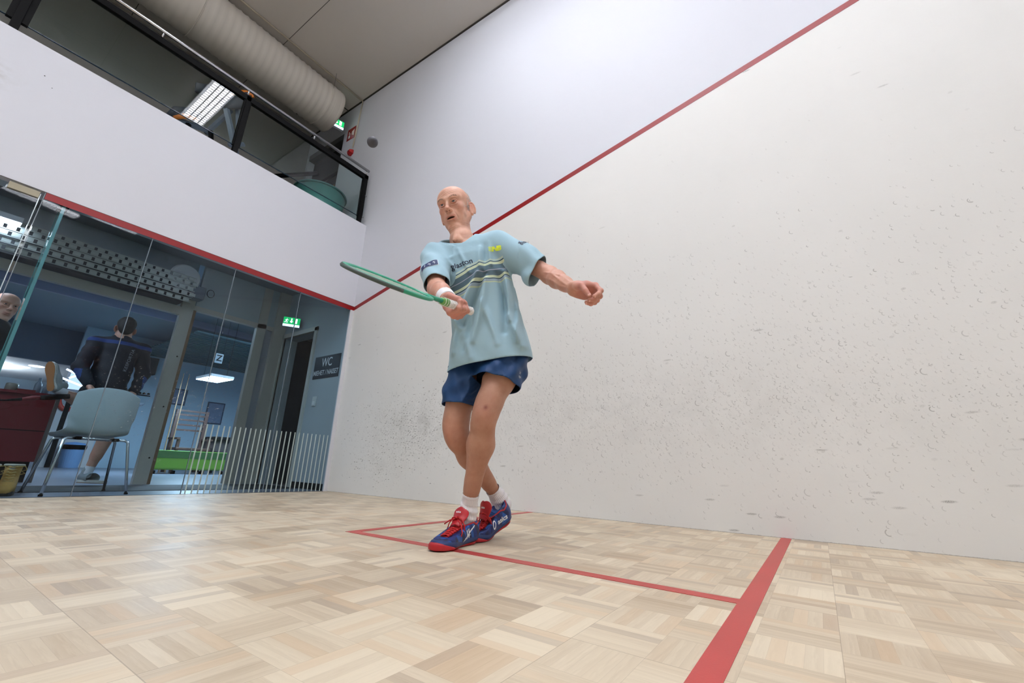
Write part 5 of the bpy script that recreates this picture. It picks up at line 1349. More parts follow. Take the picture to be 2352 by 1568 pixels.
def shirt_mat():
    m, nt, b = new_mat('shirt_cloth')
    a1 = nt.nodes.new('ShaderNodeAttribute'); a1.attribute_name = 'band'; st = N(nt, a1.outputs['Fac'])
    a2 = nt.nodes.new('ShaderNodeAttribute'); a2.attribute_name = 'torso'; to = N(nt, a2.outputs['Fac'])
    c = rgb((156, 188, 202))
    def band(lo, hi, col):
        nonlocal c
        k = st.gt(lo) * st.lt(hi) * to.gt(0.5); c = mixcol(nt, k, c, rgb(col))
    band(.050, .058, (192, 208, 196)); band(.043, .047, (34, 50, 66)); band(.028, .042, (204, 216, 186)); band(-.030, .028, (92, 116, 130)); band(-.003, .0005, (178, 180, 198))
    band(-.043, -.030, (204, 216, 186)); band(-.049, -.0445, (34, 50, 66)); band(-.062, -.050, (152, 172, 188)); band(-.068, -.062, (196, 210, 178))
    nt.links.new(c, b.inputs['Base Color'])
    b.inputs['Roughness'].default_value = .78; b.inputs['Specular IOR Level'].default_value = .2; b.inputs['Sheen Weight'].default_value = .15
    tc = nt.nodes.new('ShaderNodeTexCoord'); n1 = noise(nt, tc.outputs['Object'], 1400.0, 2); n2 = noise(nt, tc.outputs['Object'], 22.0, 4)
    bp = nt.nodes.new('ShaderNodeBump'); bp.inputs['Strength'].default_value = .5; bp.inputs['Distance'].default_value = .002
    nt.links.new((n1 * .15 + n2 * 1.6).v, bp.inputs['Height']); nt.links.new(bp.outputs[0], b.inputs['Normal'])
    return m
def band_at(V):
    x, y, s = bodyframe(V); return (s - 1.122 - .215 * x) / .84 - .006 * np.sin(x * 34 + .4) 
def torso_at(V):
    x, y, s = bodyframe(V); tr_ = ((V - shR) @ uR_ > .075) & (seg_d(V, shR, elR + uR_ * .1) < .092) & (x < -.05)
    tl_ = ((V - shL) @ uL_ > .085) & (seg_d(V, shL, elL + uL_ * .1) < .090)
    tr = np.maximum(.075 - (V - shR) @ uR_, seg_d(V, shR, elR + uR_ * .1) - .092); tl = np.maximum(.085 - (V - shL) @ uL_, seg_d(V, shL, elL + uL_ * .1) - .090)
    return .5 + np.minimum(np.minimum(.162 - x, x + .165), np.minimum(np.where(x < .02, tr, 1.), np.where(x > .02, tl, 1.))) * 20
shirt = vol_obj('t_shirt', [(sv, sq_)], shirt_mat(), MAN, attrs={'band': band_at, 'torso': torso_at}, solid=.0016)
# collar ring following the neckline
bm = bmesh.new(); bm.from_mesh(shirt.data)
bed = [e for e in bm.edges if e.is_boundary]
ringv = [v for v in {v for e in bed for v in e.verts} if (Vector(nkP) - v.co).length < .10 and abs((v.co - Vector(nkP)).dot(Vector(nkN))) < .012]
bm.free()
cx_ = sum((v for v in [Vector(r.co) if False else Vector((0, 0, 0)) for r in []]), Vector()) 
def ring_points():
    me = shirt.data; bm = bmesh.new(); bm.from_mesh(me); pts = []
    for e in bm.edges:
        if e.is_boundary:
            for v in e.verts:
                if (v.co - Vector(nkP)).length < .10 and abs((v.co - Vector(nkP)).dot(Vector(nkN))) < .012: pts.append(np.array(v.co))
    bm.free(); pts = np.array(pts); c = pts.mean(0); e1 = nrm(np.cross(nkN, (0, 1, 0))); e2 = np.cross(nkN, e1)
    an = np.arctan2((pts - c) @ e2, (pts - c) @ e1); rad = np.hypot((pts - c) @ e2, (pts - c) @ e1); out = []
    for k in range(48):
        t = -PI + 2 * PI * (k + .5) / 48; w_ = np.exp(-((np.angle(np.exp(1j * (an - t)))) / .12) ** 2); r = (rad * w_).sum() / w_.sum()
        out.append((c, e1, e2, t, r))
    return out
rp = ring_points(); vs = []; fs = []; prof = [(.012, -.017), (.0095, -.006), (.004, .003), (-.002, .007), (-.0055, .004), (-.003, -.012)]
for (c, e1, e2, t, r) in rp:
    for (dr, dz) in prof: vs.append(c + (e1 * math.cos(t) + e2 * math.sin(t)) * (r + dr) + np.array(nkN) * dz)
k_ = len(prof)
for i in range(48):
    for j in range(k_): fs.append((i * k_ + j, i * k_ + (j + 1) % k_, ((i + 1) % 48) * k_ + (j + 1) % k_, ((i + 1) % 48) * k_ + j))
MB().add(vs, fs).build('collar', mat('collar_cloth', (144, 176, 190), .8, bump=.3, bscale=600), shirt, smooth=True)
# prints on the shirt
sb_ = BVHTree.FromObject(shirt, bpy.context.evaluated_depsgraph_get())
def print_on(bvh_, verts, faces, anchor, X, Y, m, name, parent, lift=.0012, back=.25):
    X = nrm(X); Y = nrm(np.asarray(Y, float) - X * (np.asarray(Y, float) @ X)); Z = np.cross(X, Y); out = []; last = None
    for v in verts:
        o = np.asarray(anchor, float) + X * v[0] + Y * v[1] + Z * back
        h_ = bvh_.ray_cast(Vector(o), Vector(-Z))
        if h_[0] is not None: d = (Vector(o) - h_[0]).length; last = d
        else: d = last if last else back
        out.append(o - Z * (d - lift))
    return MB().add(out, faces).build(name, m, parent)
def dense(vs, fs, L=.006):
    bm = bmesh.new(); vl = [bm.verts.new(v) for v in vs]
    for f in fs:
        try: bm.faces.new([vl[i] for i in f])
        except ValueError: pass
    bmesh.ops.remove_doubles(bm, verts=bm.verts, dist=1e-6)
    bmesh.ops.triangulate(bm, faces=bm.faces)
    for _ in range(4):
        es = [e for e in bm.edges if e.calc_length() > L]
        if not es: break
        bmesh.ops.subdivide_edges(bm, edges=es, cuts=1); bmesh.ops.triangulate(bm, faces=bm.faces)
    bm.verts.ensure_lookup_table(); bm.verts.index_update()
    o = [tuple(v.co) for v in bm.verts], [tuple(v.index for v in f.verts) for f in bm.faces]; bm.free(); return o
M_INK = mat('navy_ink', (26, 34, 62), .5); M_NEON = mat('neon_print', (222, 240, 60), .45)
chestL = nrm(lS + uS * .22); chestU = np.cross(chestL, -fS) * -1.0
def at_chest(x, s): 
    cx = np.interp(s, lev, cen[:, 0]); cy = np.interp(s, lev, cen[:, 1]); base = vv(cx, cy, 0); base[2] = (s - base @ uS) / uS[2]
    return base + nrm((lS[0], lS[1], 0)) * x + uS * 0
tv, tf = text_mesh('glaston', .037, 0, .0006, 1.0); tv, tf = dense(tv, tf)
print_on(sb_, tv, tf, at_chest(-.026, 1.184), lS + uS * .12, uS, M_INK, 'chest_lettering', shirt)
# chest emblem: slanted letters with speed bars, as on the shirt
tv, tf = text_mesh('NB', .034, 0, .0022, .8); ev = [(v.x * 1.0 + v.y * .22 + .004, v.y * .85) for v in tv]; n0 = len(ev); ef = list(tf)
for k in range(5):
    yy = .0105 - k * .0052; x0 = -.036 + (.002 * k if k % 2 == 0 else .005); x1 = -.014 - .001 * k
    ev += [(x0 + yy * .22, yy - .0014), (x1 + yy * .22, yy - .0014), (x1 + yy * .22, yy + .0014), (x0 + yy * .22, yy + .0014)]; o = n0 + 4 * k; ef.append((o, o + 1, o + 2, o + 3))
ev, ef = dense([(a[0], a[1], 0) for a in ev], ef)
print_on(sb_, ev, ef, at_chest(.150, 1.262), lS - uS * .02, uS, M_NEON, 'chest_emblem', shirt)
# sleeve print and patch
tv, tf = text_mesh('glaston', .036, 0, .0006); tv, tf = dense([(v.x + .054, v.y - .014, 0) for v in tv], tf)
ps = shL + (elL - shL) * .30
outward = nrm(vv(.15, -.70, .62)); outward = nrm(outward - uL_ * (outward @ uL_)); Xs = nrm(np.cross(uL_, outward)); 
Xs = Xs if Xs[2] > 0 else -Xs
print_on(sb_, tv, tf, ps + Xs * -.035 + outward * 0, Xs, np.cross(outward, Xs), M_INK, 'sleeve_lettering', shirt, back=.15)
outR = nrm(vv(-.35, -.75, .55)); outR = nrm(outR - uR_ * (outR @ uR_)); XR = nrm(np.cross(-uR_, outR)); pp = shR + (elR - shR) * .60
pv, pf = dense([(-.052, -.017, 0), (.034, -.017, 0), (.034, .017, 0), (-.052, .017, 0)], [(0, 1, 2, 3)]); print_on(sb_, pv, pf, pp, XR, -uR_, mat('patch_edge', (206, 214, 222), .6), 'sleeve_patch', shirt, back=.15, lift=.0010)
pv, pf = dense([(-.050, -.0150, 0), (.032, -.0150, 0), (.032, .0150, 0), (-.050, .0150, 0)], [(0, 1, 2, 3)]); print_on(sb_, pv, pf, pp, XR, -uR_, mat('patch_navy', (40, 54, 98), .6), 'sleeve_patch', shirt, back=.15, lift=.0018)
mk = []; mf = []
for k, (x, y, a, b) in enumerate(((-.030, .0, .002, .008), (-.010, .002, .004, .003), (-.004, -.004, .002, .006), (.014, .003, .004, .003), (.018, -.003, .002, .004))):
    mk += [(x - a, y - b, 0), (x + a, y - b, 0), (x + a + .002, y + b, 0), (x - a + .002, y + b, 0)]; mf.append(tuple(range(4 * k, 4 * k + 4)))
print_on(sb_, mk, mf, pp, XR, -uR_, mat('patch_print', (196, 204, 216), .6), 'patch_print', shirt, back=.15, lift=.0026)

# ---------------------------------------------------------------- shorts
K = Vol()
hemRp = hipR + (kneeR - hipR) * .70 + vv(.008, .0, .0); hemLp = hipL + (kneeL - hipL) * .58
uRt = nrm(kneeR - hipR); uLt = nrm(kneeL - hipL)
K.ell((.088, .082, .90), (.130, .098, .12), .04)
K.rc(hipR + vv(.014, -.012, 0), hemRp + uRt * .06, .085, .091, .035); K.rc(hipL + vv(-.02, .01, 0), hemLp + uLt * .06, .098, .100, .035)
K.ell(hipL + vv(.010, .03, -.08), (.055, .07, .12), .04)
nR_ = nrm(uRt + vv(.03, 0, -.02)); nL_ = nrm(vv(-.25, -.22, -1.0))
hemLp = hemLp + vv(.01, 0, -.004)
def post2(F, X, Y, Z):
    F = F - (.0050 * np.sin(X * 46 - Z * 60 + Y * 30) + .003 * np.sin(X * 90 + Z * 40)) * (Z < .90) - .0045 * (Z < .90)
    P_ = np.stack([q.ravel() for q in np.broadcast_arrays(X, Y, Z)], 1).astype(float)
    left = ((seg_d(P_, hipL, kneeL) * .94) < seg_d(P_, hipR, kneeR)).reshape(F.shape)
    dR = (X - hemRp[0]) * nR_[0] + (Y - hemRp[1]) * nR_[1] + (Z - hemRp[2]) * nR_[2]
    dL = (X - hemLp[0]) * nL_[0] + (Y - hemLp[1]) * nL_[1] + (Z - hemLp[2]) * nL_[2]
    return np.maximum(F, np.where(left, dL, dR))
kv, kq = K.mesh((-.20, -.14, .50), (.34, .34, 1.0), .0045, post2)
kv, kq = cull(kv, kq, lambda c, n: ((np.abs((c - hemRp) @ nR_) < .004) & (n @ nR_ > .8)) | ((np.abs((c - hemLp) @ nL_) < .004) & (n @ nL_ > .8)) | (c[:, 2] > .985))
kv = relax(kv, kq, 1, .3); kv = snap(kv, kq, [(hemRp, nR_, .16), (hemLp, nL_, .18)])
kv = pull(kv, [(vv(.085, .085, .60), vv(.085, .085, 1.1))], .020, np.clip((kv[:, 2] - .775 - .12 * (kv[:, 0] - .08)) / .03, 0, 1))
shorts = vol_obj('shorts', [(kv, kq)], mat('navy_shorts', (26, 62, 108), .55, noise=.05, nscale=30, bump=.35, bscale=60, spec=.35), MAN, solid=.0014)
kb_ = BVHTree.FromObject(shorts, bpy.context.evaluated_depsgraph_get())
for k, (tx, dz) in enumerate((('br', .0), ('spo', -.017))):
    tv, tf = text_mesh(tx, .018, 0, .0002)
    print_on(kb_, [tuple(v) for v in tv], tf, vv(.205, .0, .718 + dz), (.90, .35, .05), (0.05, 0, 1), mat('shorts_print', (190, 196, 206), .5), 'shorts_lettering', shorts)

# ---------------------------------------------------------------- wristband
M_TERRY = mat('white_terry', (226, 226, 230), .9, bump=.6, bscale=500)
fR = nrm(wrR - elR); wb_ = Vol().rc(wrR - fR * .052, wrR + fR * .000, .0375, .0345, .0)
wb_.plane(wrR - fR * .056, -fR).plane(wrR + fR * .004, fR)
wv, wq = wb_.mesh(wrR - .09, wrR + .09, .003); wv = relax(wv, wq, 2)
vol_obj('wristband', [(wv, wq)], M_TERRY, MAN)

# ---------------------------------------------------------------- socks
def sock(knee, ank, top, heel_dir, name_=None):
    sh = nrm(ank - knee); f = nrm(heel_dir); V_ = Vol()
    a = ank - sh * top
    V_.rc(a, ank, .0345, .0335, .02).rc(ank, ank + sh * .045, .0345, .034, .03).rc(ank + sh * .045, ank + sh * .075 + f * .06, .030, .026, .03)
    V_.plane(a, -sh)
    v, q = V_.mesh(ank - vv(.13, .13, .10), ank + vv(.13, .13, .13), .0024)
    v, q = cull(v, q, lambda c, n: (np.abs((c - a) @ sh) < .003) & (n @ -sh > .8))
    e1 = nrm(np.cross(sh, (0, 1, .2))); e2 = np.cross(sh, e1); d = v - a; an = np.arctan2(d @ e2, d @ e1); t = d @ sh
    rad = d - np.outer(t, sh); rad /= np.linalg.norm(rad, axis=1)[:, None] + 1e-9
    amp = np.where(t < .012, .0020, .0008 * np.sin(an * 30) + .0022 * np.sin(t * 190 + an * 2.0) * (t > .040) * (t < .10))
    v = v + rad * amp[:, None]
    return vol_obj('sock', [(v, q)], mat('white_sock', (232, 230, 234), .9, bump=.4, bscale=500), MAN, solid=.0015)
dirL = nrm((-.56, -.83, 0)); dirR = nrm((-.80, -.60, 0))
sock(kneeL, ankL, .085, dirL); sock(kneeR, ankR, .065, dirR)

# ---------------------------------------------------------------- shoes
def shoe_upper_mat():
    m, nt, b = new_mat('shoe_mesh_blue')
    x, y, z = coords(nt, 'Object')
    vo = nt.nodes.new('ShaderNodeTexVoronoi'); vo.feature = 'F1'; vo.inputs['Scale'].default_value = 1.0
    nt.links.new(combine(nt, x * 46.0, y * 62.0 + z * 40.0, z * 14.0 - y * 9.0), vo.inputs['Vector'])
    sc = nt.nodes.new('ShaderNodeSeparateColor'); nt.links.new(vo.outputs['Color'], sc.inputs[0]); k = N(nt, sc.outputs[0])
    c = mixcol(nt, k.gt(.70), rgb((20, 44, 112)), rgb((26, 84, 164))); c = mixcol(nt, k.lt(.28), c, rgb((12, 24, 72)))
    rib = ((y * 260.0 + z * 120.0).sin()).gt(.82) * .35; c = mixcol(nt, rib, c, rgb((10, 20, 60)))
    nt.links.new(c, b.inputs['Base Color']); b.inputs['Roughness'].default_value = .42
    nb = noise(nt, combine(nt, x, y, z), 900.0, 2); bp = nt.nodes.new('ShaderNodeBump'); bp.inputs['Strength'].default_value = .4; bp.inputs['Distance'].default_value = .001
    nt.links.new(nb.v, bp.inputs['Height']); nt.links.new(bp.outputs[0], b.inputs['Normal'])
    return m
M_SHOE = shoe_upper_mat(); M_SRED = mat('shoe_red', (176, 18, 30), .42, noise=.08, nscale=60); M_SNAVY = mat('shoe_midsole', (30, 52, 104), .45, noise=.1, nscale=40)
M_LACE = mat('red_lace', (188, 22, 26), .6); M_LOGO = mat('logo_white', (232, 234, 238), .4)
def outline(sc_=1.0, n=40, grow=0.0):
    """plan of the sole, heel at y=0, toe at y=.285, x to the right"""
    P_ = [(0, 0), (.022, .004), (.034, .022), (.036, .05), (.033, .09), (.034, .13), (.042, .17), (.048, .205), (.044, .24), (.030, .268), (.008, .284), (-.016, .280), (-.034, .262), (-.044, .23), (-.044, .19), (-.036, .15), (-.028, .11), (-.029, .07), (-.034, .04), (-.030, .018), (-.018, .003)]
    return [((x + (grow if x > 0 else -grow)), y + (grow if y > .14 else -grow)) for (x, y) in P_]
def shoe(M, side, ankle_local, bend, name_label, logos):
    """side +1: right shoe plan, -1: mirrored"""
    root = bpy.data.objects.new('shoe', None); COL.objects.link(root); root.parent = MAN
    def defo(P):
        P = np.array(P, float); P[:, 0] *= side
        if bend:
            a = math.radians(bend); yb = .195; w_ = .03
            t = np.clip((yb - P[:, 1]) / .19, 0, None)
            for i in range(len(P)):
                y, z = P[i, 1], P[i, 2]
                if y < yb:
                    # roll up progressively over 4 cm
                    s = yb - y; R_ = .045 / a; 
                    if s < .045: th = s / R_; P[i, 1] = yb - (R_ - z) * math.sin(th) ; P[i, 2] = R_ - (R_ - z) * math.cos(th)
                    else: th = a; rest = s - .045; P[i, 1] = yb - (R_ - z) * math.sin(th) - rest * math.cos(th); P[i, 2] = R_ - (R_ - z) * math.cos(th) + rest * math.sin(th)
        Mn = np.array(M); return P @ Mn[:3, :3].T + Mn[:3, 3]
    def put(nm, P, F_, m, smooth=True, parent=root, bevel=0): 
        return MB().add([tuple(v) for v in defo(P)], F_).build(nm, m, parent, smooth=smooth, bevel=bevel)
    # sole layers as lofted outlines
    def layer(nm, zs, grows, m, rise):
        ol = [outline(grow=g) for g in grows]; n = len(ol[0]); V_ = []; F_ = []
        # refine the outline
        def ref(o): 
            r = []
            for i in range(n):
                p0, p1, p2, p3 = o[i - 1], o[i], o[(i + 1) % n], o[(i + 2) % n]
                for t in (0, .25, .5, .75):
                    r.append(tuple(.5 * ((2 * p1[q]) + (-p0[q] + p2[q]) * t + (2 * p0[q] - 5 * p1[q] + 4 * p2[q] - p3[q]) * t * t + (-p0[q] + 3 * p1[q] - 3 * p2[q] + p3[q]) * t ** 3) for q in (0, 1)))
            return r
        ol = [ref(o) for o in ol]; k = len(ol[0])
        for o, z in zip(ol, zs):
            for (x, y) in o: V_.append((x, y, z + rise(y) * (1 if z > .001 else 0)))
        for i in range(len(zs) - 1):
            for j in range(k): F_.append((i * k + j, i * k + (j + 1) % k, (i + 1) * k + (j + 1) % k, (i + 1) * k + j))
        c0 = len(V_)
        # caps as fans from a spine
        for lay in (0, len(zs) - 1):
            z = zs[lay]; cidx = len(V_); V_.append((0, .14, z + rise(.14) * (1 if z > .001 else 0)))
            for j in range(k): F_.append((cidx, lay * k + j, lay * k + (j + 1) % k))
        return put(nm, V_, F_, m)
    layer('outsole', [0.0, .003, .008, .010], [-.011, -.008, -.006, -.007], M_SRED, lambda y: .0)
    rise = lambda y: .010 * max(0, 1 - y / .12) + .001
    layer('midsole', [.0075, .014, .024, .034], [-.002, .0015, .0015, -.003], M_SNAVY, rise)
    # upper
    U = Vol()
    U.ell((.002, .205, .034), (.0445, .070, .033), .02); U.rc((0, .145, .050), (0, .215, .036), .037, .030, .03)
    U.rc((0, .04, .045), (0, .13, .045), .036, .037, .03); U.ell((0, .037, .048), (.0345, .046, .045), .02); U.rc((0, .045, .070), (0, .062, .088), .034, .034, .03)
    U.rc((0, .085, .080), (0, .17, .060), .032, .030, .03); U.rc((0, .012, .07), (0, .008, .100), .016, .012, .02)
    U.fn(lambda X, Y, Z: Z - .022, (-.2, -.2, -.1), (.2, .4, .06), 0.0, True)
    # opening
    U.plane((0, .012, .108), (0, .30, .95)); U.ell((0, .062, .112), (.030, .047, .048), .008, True)
    uv, uq = U.mesh((-.07, -.04, .0), (.07, .31, .13), .0032); uv = relax(uv, uq, 1)
    up = vol_obj('upper', [(defo(uv), uq)], M_SHOE, root)
    ub = BVHTree.FromPolygons([tuple(v) for v in uv], [tuple(int(i) for i in q) for q in uq])
    # toe guard
    tg = [(x, y) for (x, y) in outline(grow=.003) if y > .185]; tg = sorted(tg, key=lambda p: math.atan2(p[0], p[1] - .2)); V_ = []; F_ = []
    for (x, y) in tg:
        h_ = .002 + .024 * max(0, (y - .20) / .085) ** 1.2; V_ += [(x * 1.01, y + .002, .004), (x * 1.02, y + .0035, .006 + h_ * .4), (x * 1.0, y + .002, .006 + h_ * .8), (x * .97, y - .001 - h_ * .1, .006 + h_)]
    for i in range(len(tg) - 1):
        for j in range(3): F_.append((i * 4 + j, (i + 1) * 4 + j, (i + 1) * 4 + j + 1, i * 4 + j + 1))
    tgo = put('toe_guard', V_, F_, M_SRED); sm = tgo.modifiers.new('s', 'SOLIDIFY'); sm.thickness = .002; sm.offset = 1; tgo.modifiers.new('ss', 'SUBSURF').render_levels = 2
    # collar lining
    rim = []
    for k in range(36):
        t = 2 * PI * k / 36; o = Vector((.0285 * math.sin(t), .060 + .046 * math.cos(t), .2)); h_ = ub.ray_cast(o, Vector((math.sin(t) * .10, math.cos(t) * .10, -1)))
        rim.append(tuple(h_[0]) if h_[0] else (o.x, o.y, .09))
    mb = MB().tube(rim, .0034, 8, closed=True); put('collar_lining', mb.v, mb.f, M_SRED)
    # tongue
    V_ = []; F_ = []; rows_ = [(.155, .086, .022), (.140, .098, .027), (.130, .110, .033), (.123, .124, .038), (.118, .137, .040), (.114, .148, .033), (.112, .152, .014)]; nu = 9
    for i, (y, z, hw) in enumerate(rows_):
        for j in range(nu):
            u = -1 + 2 * j / (nu - 1); V_.append((u * hw, y - .012 * abs(u) ** 2 * (1 if i > 2 else .3), z - .010 * abs(u) ** 2.2))
    for i in range(len(rows_) - 1):
        for j in range(nu - 1): F_.append((i * nu + j, i * nu + j + 1, (i + 1) * nu + j + 1, (i + 1) * nu + j))
    to = put('tongue', V_, F_, M_SRED); sm = to.modifiers.new('s', 'SOLIDIFY'); sm.thickness = .007; ss = to.modifiers.new('ss', 'SUBSURF'); ss.levels = 1; ss.render_levels = 2
    # lace rows lying on the upper
    def drop(x, y, lift=.0025):
        h_ = ub.ray_cast(Vector((x, y, .2)), Vector((0, 0, -1))); return (x, y, (h_[0].z if h_[0] else .05) + lift)
    for k in range(7):
        y = .122 + k * .0140; hw = .025 - .0010 * k
        mb = MB(); mb.tube([drop(hw * u, y + .006 * u, .0030 + .003 * (1 - u * u)) for u in (-1, -.6, -.2, .2, .6, 1)], .0040, 6, flat=(.6, 1.2)); mb.tube([drop(-hw * u, y + .004 + .006 * u, .0045 + .003 * (1 - u * u)) for u in (-1, -.6, -.2, .2, .6, 1)], .0040, 6, flat=(.6, 1.2))
        put('lace', mb.v, mb.f, M_LACE)
    V2 = []
    mb = MB()
    for s in (-1, 1): mb.tube([(0, .140, .112), (s * .022, .138, .108), (s * .040, .136, .082), (s * .043, .142, .062), (s * .036, .140, .060), (s * .018, .134, .100), (0, .138, .108)], .0026, 6)
    mb.tube([(0, .138, .108), (-.030, .145, .098), (-.052, .152, .082)], .0026, 6); mb.tube([(0, .138, .108), (.028, .146, .085), (.046, .160, .058), (.047, .168, .045)], .0026, 6); mb.tube([(-.006, .138, .109), (.006, .139, .110)], .006, 8)
    put('lace_bow', mb.v, mb.f, M_LACE)
    # lace eyestay panels in red
    V_ = []; F_ = []
    for i in range(9):
        y = .118 + i * .0125
        for s in range(5): V_.append(drop((-.030 + .015 * s) * (1 - .045 * i), y, .0012))
    for i in range(8):
        for s in range(4): F_.append((i * 5 + s, i * 5 + s + 1, (i + 1) * 5 + s + 1, (i + 1) * 5 + s))
    put('lace_panel', V_, F_, mat('shoe_red_dark', (140, 12, 22), .6))
    # side prints: projected from the side
    def side_print(verts, faces, y0, z0, sgn, mirror, tilt, nm):
        out = []; ca, sa = math.cos(tilt), math.sin(tilt)
        for (a, b) in verts:
            if mirror: a = -a
            yy = y0 + a * ca - b * sa; zz = z0 + a * sa + b * ca
            h_ = ub.ray_cast(Vector((sgn * .2, yy, zz)), Vector((-sgn, 0, 0)))
            xx = (h_[0].x if h_[0] is not None else sgn * .034); out.append((xx + sgn * .0014, yy, zz))
        put(nm, out, faces, M_LOGO, smooth=False)
    for kind, sgn, mir in logos:
        if kind == 'stripes':
            def bar_(p, q, wd): 
                d = nrm((q[0] - p[0], q[1] - p[1])); nx = (-d[1] * wd, d[0] * wd); return [(p[0] - nx[0], p[1] - nx[1]), (q[0] - nx[0] * .5, q[1] - nx[1] * .5), (q[0] + nx[0] * .5, q[1] + nx[1] * .5), (p[0] + nx[0], p[1] + nx[1])]
            vv_ = []; ff_ = []
            for p, q, wd in (((.030, -.020), (-.042, .036), .0052), ((.026, -.010), (-.020, .002), .0028), ((.016, .022), (.002, -.014), .0046), ((.000, .026), (-.014, -.010), .0046)):
                o = len(vv_); vv_ += bar_(p, q, wd); ff_.append((o, o + 1, o + 2, o + 3))
            v3, f3 = dense([(a, b, 0) for a, b in vv_], ff_, .008); side_print([(a[0], a[1]) for a in v3], f3, .108, .042, sgn, mir, 0, 'side_emblem')
        else:
            tv, tf = text_mesh('asics', .032, 0, .0010); w3 = [(v.x + .012, v.y) for v in tv]; f3 = list(tf)
            # ring mark in front of the word
            o = len(w3)
            for k in range(20):
                t = 2 * PI * k / 20; w3 += [(-.043 + .0105 * math.cos(t) * 1.0 + .004 * math.sin(t), .002 + .019 * math.sin(t)), (-.043 + .0060 * math.cos(t) + .004 * math.sin(t), .003 + .0125 * math.sin(t))]
            for k in range(20): a, b = o + 2 * k, o + 2 * ((k + 1) % 20); f3.append((a, b, b + 1, a + 1))
            v3, f3 = dense([(a, b, 0) for a, b in w3], f3, .01); side_print([(a[0], a[1]) for a in v3], f3, .085, .050, sgn, mir, 0, 'side_lettering')
    # word on the tongue
    tv, tf = text_mesh('asics', .013, 0, .0003); tx = 1 if side > 0 else -1
    o = [(v.x * -1 * tx + 0.0, .0, v.y) for v in tv]; out = []
    for (a, _, b) in o: out.append((a, .1285 - b * .40, .1315 + b * .9))
    put('tongue_lettering', out, tf, M_LOGO, smooth=False)
    return root
def shoe_frame(heel, d, pitch=0.0, roll=0.0):
    d = nrm((d[0], d[1], 0)); x = nrm(np.cross(d, (0, 0, 1))); M = np.eye(4); M[:3, 0] = x; M[:3, 1] = d; M[:3, 2] = (0, 0, 1); M[:3, 3] = heel; return M
heelL = vv(.050, .180, .001); shoe(shoe_frame(heelL, dirL), -1, None, 0, '', [('stripes', 1, False)])
ballR = vv(.082, .235, 0); heelR_ = ballR - dirR * .195; shoe(shoe_frame(vv(heelR_[0], heelR_[1], .001), dirR), 1, None, 26, '', [('word', -1, True)])

# ---------------------------------------------------------------- racket
a_, s_, n_ = frR
gripC = PR(0.078, 0.0, 0.030); tip = vv(-.318, -.880, .775)
g = nrm(tip - gripC); vw = nrm(tip - vv(0, -1.885, .313)); fn_ = nrm(np.cross(g, vw)); 
fn_ = nrm(fn_ + vw * .13); fn_ = nrm(fn_ - g * (fn_ @ g)); wd_ = np.cross(fn_, g)
RK = empty('squash_racket', (0, 0, 0), 0, 'green squash racket with a white grip held in the player\'s right hand', 'racket'); RK.matrix_world = MAN.matrix_world
RK.location = MAN.location; RK.rotation_euler = MAN.rotation_euler
def rp_(y, x=0.0, z=0.0): return gripC + g * y + wd_ * x + fn_ * z
L0 = -.085; LT = float(np.linalg.norm(tip - gripC)) 
M_GRIP = mat('white_grip', (226, 224, 222), .7, bump=.5, bscale=150); M_RG = mat('racket_green', (38, 150, 118), .35); M_RG2 = mat('racket_lime', (110, 170, 90), .4); M_STR = mat('racket_string', (170, 196, 184), .5)
o = MB().tube([rp_(L0), rp_(L0 + .008), rp_(L0 + .02), rp_(.0), rp_(.10), rp_(.125)], [.016, .0175, .0160, .0150, .0145, .011], 8, flat=(1, .85)).build('grip', M_GRIP, RK, smooth=True)
mb = MB()
for k in range(13): mb.tube([rp_(L0 + .02 + k * .016, .0152 * math.cos(t), .0150 * math.sin(t)) for t in [2 * PI * q / 14 for q in range(14)]], .0010, 4, closed=True)
mb.build('grip_wrap', M_GRIP, o)
MB().tube([rp_(.10), rp_(.135)], [.0150, .0115], 10).build('grip_collar', M_RG2, RK, smooth=True)
HC = LT - .165; ha, hb_ = .165, .095
MB().tube([rp_(.12), rp_(.19), rp_(HC - ha * 1.02)], [.0085, .0075, .0075], 10).build('shaft', M_RG, RK, smooth=True)
MB().tube([rp_(HC + ha * math.cos(t), hb_ * math.sin(t) * (1 - .12 * math.cos(t + PI) * .6)) for t in [2 * PI * k / 60 for k in range(60)]], .0062, 8, closed=True, flat=(1.0, 1.3)).build('hoop', M_RG, RK, smooth=True)
MB().tube([rp_(HC + (ha + .004) * math.cos(t), (hb_ + .004) * math.sin(t) * (1 - .12 * math.cos(t + PI) * .6)) for t in [-1.2 + 2.4 * k / 24 for k in range(25)]], .0060, 6, flat=(1.1, .8)).build('bumper', mat('racket_bumper', (70, 84, 80), .5), RK, smooth=True)
mb = MB()
for k in range(-7, 8):
    x = k * .0118; c_ = 1 - (x / hb_) ** 2
    if c_ > 0: y = ha * math.sqrt(c_) * .97; mb.tube([rp_(HC - y, x), rp_(HC + y, x)], .0007, 4)
for k in range(-10, 11):
    y = k * .0150; c_ = 1 - (y / ha) ** 2
    if c_ > 0: x = hb_ * math.sqrt(c_) * .97; mb.tube([rp_(HC + y, -x, .0008), rp_(HC + y, x, .0008)], .0007, 4)
mb.build('strings', M_STR, RK)
# squash ball
bl = empty('squash_ball', (-2.30, -3.33, 1.43), 0, 'small dark squash ball in flight in front of the upper side wall', 'ball')
MB().lathe([(.0195 * math.sin(a), .0195 * math.cos(a)) for a in [PI * k / 24 for k in range(25)]], n=32).build('rubber_ball', mat('ball_rubber', (66, 66, 74), .6), bl, smooth=True)
MB().lathe([(0, .0198), (.0025, .0197)], n=12).build('yellow_dot', mat('ball_dot', (220, 200, 40), .5), bl)

